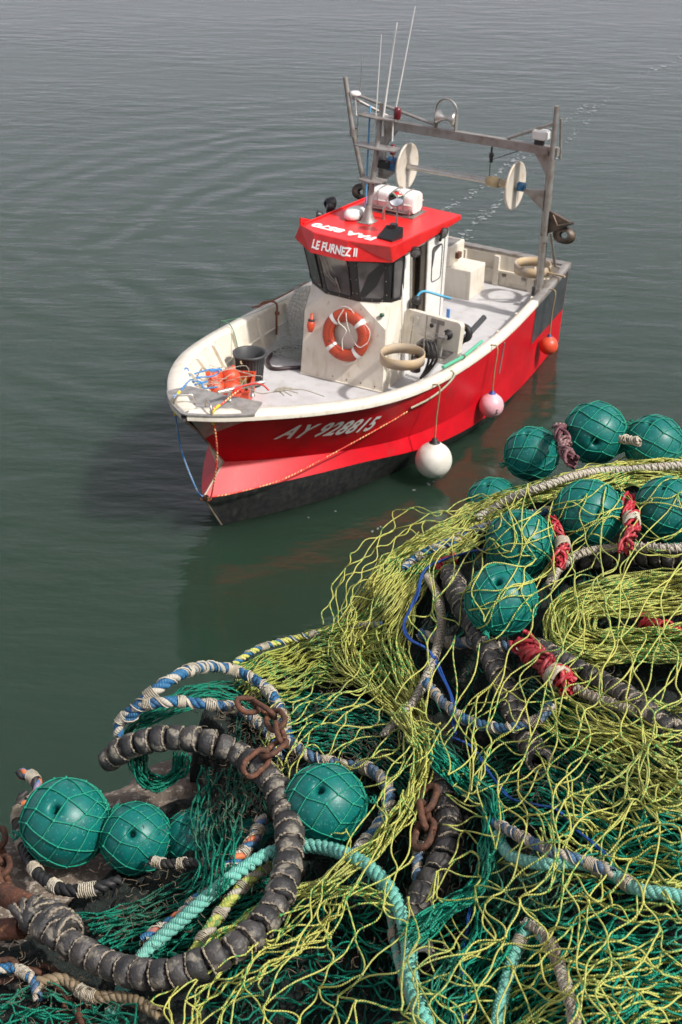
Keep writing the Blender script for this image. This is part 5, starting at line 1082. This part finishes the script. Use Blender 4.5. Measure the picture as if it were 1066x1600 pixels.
rope('blue and orange rope with white bindings lying inside the bobbin ring', [(412,1278),(392,1318),(360,1352),(325,1390),(280,1432),(225,1470)], 10, [BLU, ORG, GREYW], .045, wraps=reg(5, .035), spiral=7)
rope('yellow and white bound rope beside the mint rope inside the ring', [(440,1342),(405,1362),(370,1395),(335,1440),(300,1495)], 10, [YEL, GREYW, YEL2], .03, wraps=reg(4, .05))
rope('blue and white rope forming the upper arch over the bobbin ring', [(200,1125),(235,1085),(290,1050),(335,1042),(385,1055),(420,1080),(440,1115),(452,1160)], 8.5, BWR, .05, wraps=reg(6, .03), spiral=5, lift=([0, .5, 1], [0, .04, 0]))
rope('blue and white rope forming the lower arch just above the bobbin ring', [(185,1150),(190,1125),(220,1103),(270,1096),(320,1100),(370,1108),(415,1140),(440,1180)], 8.5, BWR, .05, wraps=reg(7, .03), spiral=5, lift=([0, .5, 1], [0, .02, 0]))
rope('blue and white rope at the lower right lying over the mint splice', [(770,1285),(810,1305),(860,1330),(910,1345),(960,1365)], 9, BWR, .105, wraps=reg(4, .04), spiral=5)
rope('mint rope with a thick splice running off to the lower right', [(775,1305),(800,1338),(850,1350),(900,1348),(950,1362),(1000,1390),(1060,1400),(1150,1432)], 11, [MINT], .095, pitch=3.3, wraps=[(.5, .54), (.62, .66)])
rope('short blue and white rope hanging straight below the small rusty chain', [(655,1318),(652,1355),(655,1400),(648,1440)], 8.5, BWR, .04, wraps=[(0, .12), (.5, .56)], spiral=4)
rope('black rope with white and orange bindings round the far left float', [(38,1240),(28,1280),(38,1325),(60,1365),(100,1390),(150,1388),(188,1376)], 10, [BLK], .03, wraps=[(.08, .16), (.24, .34), (.5, .56), (.68, .73), (.83, .9)])
rope('black rope with white bindings below the second float from the left', [(235,1345),(262,1350),(300,1348),(345,1350)], 8, [BLK], .03, wraps=[(.05, .2), (.4, .5), (.75, .9)])
rope('orange bound rope stub at the far left edge by the granite', [(38,1260),(60,1240),(52,1215),(30,1208)], 9, [ORG, BLK, ORG], .03, wraps=[(.1, .3), (.6, .8)])
rope('upright pale mint rope at the bottom, left one of the pair right of centre', [(765,1660),(785,1560),(805,1490),(822,1455)], 11, [MINT], .075, pitch=3.4, wraps=[(.85, .95)])
rope('upright grey and mint rope at the bottom, right one of the pair', [(905,1640),(890,1560),(870,1500),(845,1460)], 9, [GREYW, MINT, GREYW], .075, wraps=reg(3, .05), spiral=3)
rope('pale bound rope slanting at the bottom right of centre', [(820,1440),(860,1470),(880,1530),(900,1600),(890,1680)], 8, [GREYW], .08, spiral=1.5, wraps=[(.3, .4)])
rope('yellow bound rope at the crest left of the open yellow loops', [(365,1038),(400,1015),(450,1000),(520,985),(600,975)], 5, [YEL, BLU, YEL], .03, wraps=reg(3, .04), spiral=4)
def cord(label, pts, rpx, mt, dz=.07, name='cord'):
    C_ = crom(pts, 110); W0 = F(C_[:, 0] , C_[:, 1], dz + .012 * np.sin(np.arange(110) * .21)); ppm = px_per_m(W0[50]); parts = []
    for k in (-1, 1):
        o_ = W0 + camR @ np.array([1, 0, 0]) * (k * rpx / ppm * (.7 + .6 * np.sin(np.arange(110) * .33 + k)))[:, None]; parts.append(tube_arrays(o_[None], rpx / ppm, 6))
    V, Q, U = join_arrays(parts); o = np_mesh(name, V, Q, mt, None, U); return tag(o, label, 'cord')
cord('bright blue doubled cord zigzagging down through the yellow net', [(780,855),(720,866),(665,890),(650,935),(631,975),(640,998),(668,1015),(690,1052),(705,1090),(712,1148)], 1.7, CORD)
cord('bright blue cord slanting right across the green folds in the middle', [(700,1150),(735,1165),(760,1200),(795,1245),(840,1258),(870,1265),(905,1300),(955,1340)], 1.7, CORD)
cord('bright blue cord hanging down at the bottom centre', [(735,1415),(730,1450),(722,1500),(728,1560),(720,1650)], 1.6, CORD, .04)
# lashings between the floats
def lashing(label, pts, rpx, mt, seed, dz=.08, n=9, white=False):
    rs = np.random.default_rng(seed); C_ = crom(pts, 60); W0 = F(C_[:, 0], C_[:, 1], dz); ppm = px_per_m(W0[30]); T, U, W = frames(W0); Rr = rpx / ppm; parts = []
    for k in range(n):
        a = rs.random() * 6 + np.linspace(0, rs.uniform(8, 22) * rs.choice([-1, 1]), 60); rr = Rr * rs.uniform(.35, 1.0) * (1 + .25 * np.sin(np.linspace(0, rs.uniform(6, 14), 60) + rs.random() * 6))
        parts.append(tube_arrays((W0 + (U * np.cos(a)[:, None] + W * np.sin(a)[:, None]) * rr[:, None])[None], Rr * .24, 5))
    V, Q, Uv = join_arrays(parts)
    if not white: return tag(np_mesh('rope_lashing', V, Q, mt, None, Uv), label, 'rope lashing')
    e = empty('rope_lashing', label, 'rope lashing'); np_mesh('yarn', V, Q, mt, e, Uv)
    H_ = W0[white:white + 9]; q_ = np.linspace(0, 8, 90); c = np.stack([np.interp(q_, np.arange(9), H_[:, i]) for i in range(3)], 1); a = q_ * 5.5; u = U[white]; w_ = W[white]
    P_ = c + (u[None] * np.cos(a)[:, None] + w_[None] * np.sin(a)[:, None]) * Rr * 1.1; V, Q, Uv = tube_arrays(P_[None], Rr * .2, 5); np_mesh('white_tie', V, Q, WHT, e, Uv); return e
lashing('maroon rope lashing between the two left floats of the top row', [(872,665),(880,685),(882,705),(895,722)], 11, MAR, 3, .12)
lashing('white tie between the two right floats of the top row', [(968,685),(984,687),(1000,690)], 6, WHT, 4, .14)
lashing('red rope lashing right of the float in the middle of the upper group', [(858,812),(872,835),(880,855),(872,882)], 10, REDY, 5, .11, white=30)
lashing('red rope lashing with a white tie between the two right floats of the second row', [(982,778),(985,800),(988,825),(980,858)], 11, REDY, 6, .12, white=22)
lashing('thick red and white rope lashing below the lowest float of the upper group', [(812,1002),(835,1025),(862,1050),(893,1072)], 16, REDY, 7, .08, n=14, white=40)
lashing('dull red lashing at the right edge in the yellow net', [(1000,968),(1025,975),(1050,985),(1090,1000)], 11, REDY, 8, .03)
lashing('small red lashing left of the floats behind the yellow net', [(682,890),(695,880),(712,872)], 9, REDY, 9, .03)

# ---- rubber bobbin lines
def crust_mat(name, base, crust, lo=.5):
    m = mat(name, base, .55, col2=(.055, .05, .048), nscale=12, col3=crust, n3scale=38, lo3=lo, hi3=lo + .10, bump=.6, bscale=70); return m
M_bob = crust_mat('mud_crusted_rubber', (.018, .018, .019), (.20, .18, .145), .56)
M_bobd = crust_mat('worn_black_rubber', (.012, .012, .013), (.10, .09, .08), .62)
M_crust = mat('dried_mud_crust', (.34, .29, .22), .9, col2=(.16, .13, .10), nscale=60, bump=.8, bscale=200)
def disc_meshes(mt, R_, L_, flat=0, seed=1):
    """three bobbin meshes, axis X"""
    out = []
    for q_ in range(3):
        m = MB(); pr = [(R_ * .50, -L_ * .50), (R_ * .72, -L_ * .48), (R_ * .93, -L_ * .36), (R_ * 1.0, -L_ * .05), (R_ * .97, L_ * .22), (R_ * .84, L_ * .36), (R_ * .74, L_ * .42), (R_ * .68, L_ * .47), (R_ * .5, L_ * .5)]
        m.lathe(pr, 26, Matrix.Rotation(PI / 2, 4, 'Y'))
        # ridge of dried mud at the joint
        n = 26; rs = np.random.default_rng(seed + q_); P = []
        for k in range(60):
            a = 2 * PI * k / 60; P.append((L_ * .40 + rs.normal() * L_ * .02, R_ * (.86 + .03 * rs.normal()) * math.cos(a), R_ * (.86 + .03 * rs.normal()) * math.sin(a)))
        m.tube(P, [R_ * .07 * max(.35, 1 + .35 * rs.normal()) for _ in range(60)], 5, mi=1, closed=True)
        o = m.build('rubber_disc', [mt, M_crust]); me = o.data
        co = np.zeros(len(me.vertices) * 3, np.float32); me.vertices.foreach_get('co', co); co = co.reshape(-1, 3); co += vnoise(co * 1.0, seed + q_, 70)[:, None] * .0018; me.vertices.foreach_set('co', co.ravel()); me.update()
        out.append(me); bpy.data.objects.remove(o)
    return out
def bobbin_line(label, pts, rpx, Lpx, mt, dz=.05, seed=1, lift=None, core=None):
    C0 = crom(pts, 80); zz = dz if lift is None else dz + np.interp(np.linspace(0, 1, 80), *lift); W0 = F(C0[:, 0], C0[:, 1], zz); ppm = px_per_m(W0[40]); R_ = rpx / ppm; L_ = Lpx / ppm
    meshes = disc_meshes(mt, R_, L_, seed=seed); Ln = np.linalg.norm(np.diff(W0, axis=0), axis=1).sum(); n = int(Ln / L_); C_ = crom(W0, n + 1)
    e = empty('bobbin_line', label, 'bobbin line', Matrix.Translation(C_[0]), 'lines of black rubber bobbins')
    V, Q, U = tube_arrays((crom(W0, 120) - C_[0])[None], R_ * .5, 8); np_mesh('core_rope', V, Q, core or BLK, e, U)
    rs = np.random.default_rng(seed)
    for i in range(n):
        a, b = Vector(C_[i]), Vector(C_[i + 1]); o = bpy.data.objects.new('rubber_disc', meshes[i % 3]); COL.objects.link(o); o.parent = e
        d = (b - a) + Vector(rs.normal(size=3) * .004); s_ = 1 + rs.normal() * .035
        o.matrix_basis = Matrix.Translation((a + b) / 2 - Vector(C_[0])) @ d.to_track_quat('X', 'Z').to_matrix().to_4x4() @ Matrix.Rotation(rs.random() * 6, 4, 'X') @ Matrix.Diagonal(((b - a).length / L_ * .95, s_, s_, 1))
    return e
bobbin_line('big ring of mud-crusted black rubber bobbins sweeping round at the lower left', [(165,1192),(195,1170),(235,1156),(290,1153),(345,1165),(390,1190),(425,1222),(447,1265),(453,1320),(447,1370),(430,1415),(395,1460),(340,1495),(275,1520),(210,1520),(150,1498),(95,1465),(45,1430)], 24.5, 31, M_bob, .075, 2, lift=([0, .15, .4, .7, 1], [-.02, .02, .03, .02, .03]))
bobbin_line('black bobbin line in the gap right of the small rusty chain', [(684,1195),(692,1240),(703,1285),(700,1330),(680,1370),(655,1410),(640,1450),(660,1500)], 25, 30, M_bobd, .04, 5)
bobbin_line('black bobbin line showing through the yellow net below the lowest upper float', [(705,895),(720,940),(745,985),(775,1040),(795,1090),(815,1140),(845,1190)], 20, 24, M_bobd, .045, 8)
bobbin_line('black bobbin line slanting under the net to the right edge', [(835,1010),(880,1035),(930,1062),(980,1090),(1030,1130),(1090,1175)], 19, 24, M_bobd, .05, 11)
bobbin_line('short black bobbin line behind the second row of floats at the right', [(880,880),(940,872),(1000,870),(1080,878)], 17, 20, M_bobd, .0, 13)
bobbin_line('thin stack of black discs on the rusty shaft at the left edge', [(28,1440),(55,1428),(85,1440),(110,1462)], 31, 11, M_bob, .10, 15)
# ---- rusty chains, shackle and shaft
def link_mesh(Lk, Wk, r_):
    m = MB(); P = []
    for k in range(8): a = PI / 2 + PI * k / 7; P.append((-(Lk - Wk) / 2 + Wk / 2 * math.cos(a), Wk / 2 * math.sin(a), 0))
    for k in range(8): a = -PI / 2 + PI * k / 7; P.append(((Lk - Wk) / 2 + Wk / 2 * math.cos(a), Wk / 2 * math.sin(a), 0))
    m.tube(P, r_, 9, closed=True); return m
def chain(label, pts, Lk, Wk, r_, dz=.09, n=None):
    C0 = crom(pts, 40); W0 = F(C0[:, 0], C0[:, 1], dz); Ln = np.linalg.norm(np.diff(W0, axis=0), axis=1).sum(); n = n or max(2, round(Ln / (Lk - 2.1 * r_))); C_ = crom(W0, n + 1)
    e = empty('rusty_chain', label, 'chain', Matrix.Translation(C_[0])); pm = None
    for i in range(n):
        a, b = Vector(C_[i]), Vector(C_[i + 1])
        if pm is None: o = link_mesh(Lk, Wk, r_).build('link', M_rust, e); pm = o
        else: o = pm.copy(); COL.objects.link(o); o.parent = e
        o.matrix_basis = Matrix.Translation((a + b) / 2 - Vector(C_[0])) @ (b - a).to_track_quat('X', 'Z').to_matrix().to_4x4() @ Matrix.Rotation((i % 2) * PI / 2 + .5, 4, 'X')
    return e
chain('rusty chain of large links draped over the top right of the bobbin ring', [(375,1103),(405,1102),(432,1125),(440,1165),(415,1180),(385,1205)], .074, .043, .0068, .15)
chain('small rusty chain hanging in the gap left of the black bobbins', [(672,1235),(662,1262),(666,1290),(658,1318)], .075, .042, .008, .07)
m = MB()
P0 = F(0, 1395, .08); P1 = F(45, 1415, .09); m.tube([P0, P1], .026, 14); P0 = F(-30, 1455, .05); P1 = F(35, 1450, .06); m.tube([P0, P1], .024, 14)
tag(MB.build(m, 'rusty_shaft', M_rust), 'thick rusty iron shafts at the left edge beside the stacked discs', 'iron bar')
chain('dark rusty chain lying in the shadow at the bottom left corner', [(-20,1520),(40,1515),(90,1540),(130,1590),(150,1640)], .075, .045, .007, .0)
chain('short rusty chain at the far left edge above the iron shafts', [(-6,1300),(0,1340),(8,1385)], .07, .045, .008, .02)
rope('frayed tan rope knotted at the bottom left below the ring', [(60,1535),(100,1530),(140,1555),(200,1560),(250,1585)], 10, [mat('frayed_tan_rope', (.15, .11, .06), .9, col2=(.25, .19, .12), nscale=40)], .04, wraps=[(.3, .45)])
rope('blue and white rope end at the lower left edge', [(-20,1520),(20,1512),(50,1530),(60,1560)], 8, BWR, .04, wraps=[(.4, .6)])

# ---- yellow nets
def ynet(label, guides, n, m_, seed, mt=None, r=.0019, dz=(.05, .02), **k):
    a = dict(group='folds of yellow-green netting', jit=2.6, wob=(7, .018), bow=.055, sides=5, seg=8, knot=1.6); a.update(k)
    return net('fishing_net', guides, n, m_, r, mt or YEL, label, dz=dz, seed=seed, **a)
ynet('yellow-green net bundle running along the crest of the heap under the top floats', [[(1230,722),(1000,722),(900,737),(820,757),(740,787),(680,825),(620,868),(570,915)],[(1230,745),(1000,742),(900,755),(830,772),(755,805),(700,843),(645,885),(590,940)],[(1230,775),(1000,765),(900,775),(830,790),(765,825),(705,870),(655,915),(605,975)]], 44, 17, 51, dz=(.035, .02))
ynet('few long yellow meshes stretched across the second row of floats', [[(1230,745),(1040,760),(930,750),(840,790),(760,830),(700,900)],[(1230,830),(1040,830),(940,830),(850,880),(780,910),(720,960)],[(1230,890),(1040,880),(950,890),(870,940),(790,1000),(730,1030)]], 4, 8, 71, dz=(.06, .02), over=True, jit=8, wob=(16, .02), bow=.14)
ynet('yellow net strands pouring down left of the white rope arc', [[(660,835),(600,880),(550,935),(520,990),(515,1030),(560,1075),(620,1120)],[(720,835),(650,890),(600,950),(580,1010),(600,1060),(640,1110),(665,1150)],[(760,840),(700,890),(660,940),(640,1000),(650,1050),(665,1110),(680,1160)]], 52, 12, 52, dz=(.03, .025))
ynet('olive yellow netting drooping on the left shoulder of the heap', [[(620,930),(540,970),(470,1000),(410,1025),(355,1050)],[(620,990),(540,1020),(480,1030),(420,1060),(380,1085)],[(640,1070),(560,1075),(500,1075),(450,1090),(420,1100)]], 40, 9, 53, mt=YEL2, dz=(.02, .02), jit=4)
ynet('narrow yellow net bundle falling from the middle towards the bottom left', [[(640,1110),(680,1160),(672,1220),(640,1280),(600,1330),(540,1375),(450,1410),(380,1450),(300,1500)],[(610,1120),(645,1165),(640,1220),(610,1275),(565,1325),(500,1370),(430,1400),(350,1450),(270,1520)]], 15, 20, 54, dz=(.08, .02), jit=2.6, knot=1.6)
ynet('yellow net folded back in a bend below the second row of floats', [[(1230,900),(1040,895),(950,905),(885,925),(852,965),(870,1012),(930,1035),(1010,1040),(1230,1060)],[(1230,930),(1040,925),(960,932),(910,948),(885,972),(900,998),(950,1008),(1020,1005),(1230,1020)],[(1230,965),(1040,960),(970,958),(935,965),(920,978),(935,985),(970,982),(1040,975),(1230,985)]], 46, 17, 55, dz=(.03, .025))
ynet('yellow netting slanting down to the right edge below the white rope', [[(900,1040),(960,1060),(1040,1090),(1230,1120)],[(860,1080),(940,1130),(1030,1180),(1230,1220)],[(830,1120),(920,1190),(1010,1260),(1230,1320)]], 32, 11, 56, dz=(.05, .025), jit=4, wob=(12, .02))
ynet('yellow netting heaped in loops at the right edge, half way down the heap', [[(980,1160),(1040,1180),(1230,1190)],[(900,1230),(980,1270),(1060,1280),(1230,1300)],[(870,1300),(960,1350),(1060,1370),(1230,1400)],[(850,1370),(950,1420),(1060,1450),(1230,1480)]], 24, 10, 57, dz=(.045, .03), jit=6, wob=(18, .02), bow=.10)
ynet('yellow net strands fanning up from the bottom left corner of the picture', [[(230,1640),(260,1560),(330,1500),(420,1440),(500,1400),(580,1400)],[(350,1640),(380,1570),(450,1500),(520,1450),(580,1420),(640,1430)]], 8, 11, 58, dz=(.08, .02), jit=7, wob=(14, .02), bow=.12)
ynet('yellow netting bunched along the bottom edge of the picture, right of centre', [[(640,1640),(740,1560),(860,1500),(980,1480),(1230,1470)],[(700,1700),(800,1620),(900,1570),(1010,1545),(1230,1540)],[(760,1760),(850,1690),(950,1640),(1040,1610),(1230,1610)]], 17, 12, 59, dz=(.05, .025), jit=5, wob=(12, .02))
# open meshes lying loosely over everything
ynet('loose open yellow net lying over the right half of the heap', [[(760,790),(690,900),(640,1010),(600,1130),(560,1260),(500,1380),(420,1500),(330,1620)],[(900,770),(840,900),(800,1030),(760,1150),(720,1280),(660,1400),(600,1520),(540,1660)],[(1020,760),(990,900),(950,1040),(910,1170),(880,1300),(840,1420),(790,1550),(760,1680)],[(1230,760),(1130,900),(1110,1040),(1090,1180),(1060,1320),(1040,1450),(1000,1580),(980,1700)]], 12, 17, 61, dz=(.115, .02), over=True, jit=4.5, wob=(34, .013), bow=.10, clip=lambda x, y: ((x - 690) / 55) ** 2 + ((y - 1320) / 130) ** 2 > 1 and ((x - 745) / 60) ** 2 + ((y - 1000) / 60) ** 2 > 1)
ynet('second open yellow net lying askew over the lower right', [[(1230,1000),(1010,1010),(880,1040),(760,1080),(700,1130)],[(1230,1180),(1020,1190),(900,1210),(780,1230),(700,1260)],[(1230,1360),(1020,1360),(900,1380),(780,1390),(680,1400)],[(1230,1540),(1020,1540),(900,1550),(780,1560),(620,1560)],[(1230,1720),(1020,1720),(900,1720),(780,1720),(600,1700)]], 15, 13, 62, dz=(.09, .02), jit=5, wob=(34, .014), bow=.11, r=.0018)
ynet('third open yellow net draped down the left part of the heap below the crest', [[(560,1020),(480,1060),(420,1110),(430,1180)],[(620,1090),(550,1130),(480,1170),(450,1230)],[(690,1150),(620,1200),(560,1250),(540,1330)]], 9, 7, 63, dz=(.07, .02), jit=7, wob=(14, .015), bow=.11)
ynet('open yellow net loops standing up from the crest against the water', [[(800,770),(740,775),(670,785),(600,815),(545,865),(515,925),(508,985)],[(800,800),(740,810),(680,830),(625,860),(580,900),(550,945),(540,1000)],[(800,830),(750,840),(700,855),(655,885),(620,915),(600,960),(590,1010)]], 5, 12, 64, dz=(.08, .015), jit=5, wob=(10, .02), bow=.16)

# ---- nav fixture and seams on the wheelhouse
m = MB(); m.tube([(.555, .505, 1.86), (.60, .53, 1.87)], .022, 8); m.lathe([(.02, 0), (.035, .01), (.03, .04), (0, .045)], 10, Matrix.Translation((.60, .53, 1.86))); m.build('side_light', mat('dark_green_lens', (.02, .09, .05), .3), boat)
m = MB()
for k in range(6): y = -.55 + .22 * k; m.lathe([(.012, 0), (.010, .006), (0, .007)], 8, Matrix.Translation((.775, y, .90)) @ Matrix.Rotation(PI / 2, 4, 'Y'))
m.build('bolt_row', M_rust, boat, weld=False)
# ---- dried weed, chafed ends and scraps of twine caught in the heap
rs = np.random.default_rng(77); Cs = []
for cx, cy, sx, sy, n, dz in ((520,1130,80,35,260,.045),(600,1170,60,30,160,.06),(380,1240,45,60,240,.07),(400,1150,40,40,150,.10),(250,1400,90,40,160,.03),(850,1230,60,35,160,.04),(720,1430,60,40,140,.03),(900,1150,80,60,160,.03),(100,1530,90,45,200,.05),(640,1250,40,60,80,.05),(820,1470,60,60,90,.04),(480,1480,80,60,120,.02)):
    x = cx + rs.normal(size=n) * sx; y = cy + rs.normal(size=n) * sy; p = F(x, y, dz + rs.normal(size=n) * .01); d = rs.normal(size=(n, 3)) * [1, 1, .5]; d /= np.linalg.norm(d, axis=1, keepdims=True); L_ = rs.uniform(.006, .028, n)[:, None, None]; t = np.linspace(-.5, .5, 5)[None, :, None]
    b_ = rs.normal(size=(n, 3)); Cs.append(p[:, None] + d[:, None] * t * L_ + b_[:, None] * (t ** 2) * L_ * .9)
Cs = np.concatenate(Cs); V, Q, U = tube_arrays(Cs, rs.uniform(.0004, .0012, len(Cs)), 4)
tag(np_mesh('dried_weed', V, Q, mat('dried_weed_fibre', (.06, .042, .025), .9, col2=(.16, .13, .09), nscale=20), None, U), 'dried brown weed and scraps caught in the netting', kind='stuff')
ynet('fine bright green net matted over the bottom right corner of the heap', [[(1230,1240),(980,1270),(840,1330),(740,1420),(640,1560)],[(1230,1380),(1000,1400),(880,1450),(790,1530),(720,1660)],[(1230,1520),(1030,1540),(930,1580),(860,1640),(820,1720)],[(1230,1680),(1060,1690),(980,1700),(940,1740),(920,1780)]], 30, 18, 72, mt=MATS['bright_green_twine'], dz=(.055, .025), jit=4, wob=(30, .016), bow=.10, r=.0018)
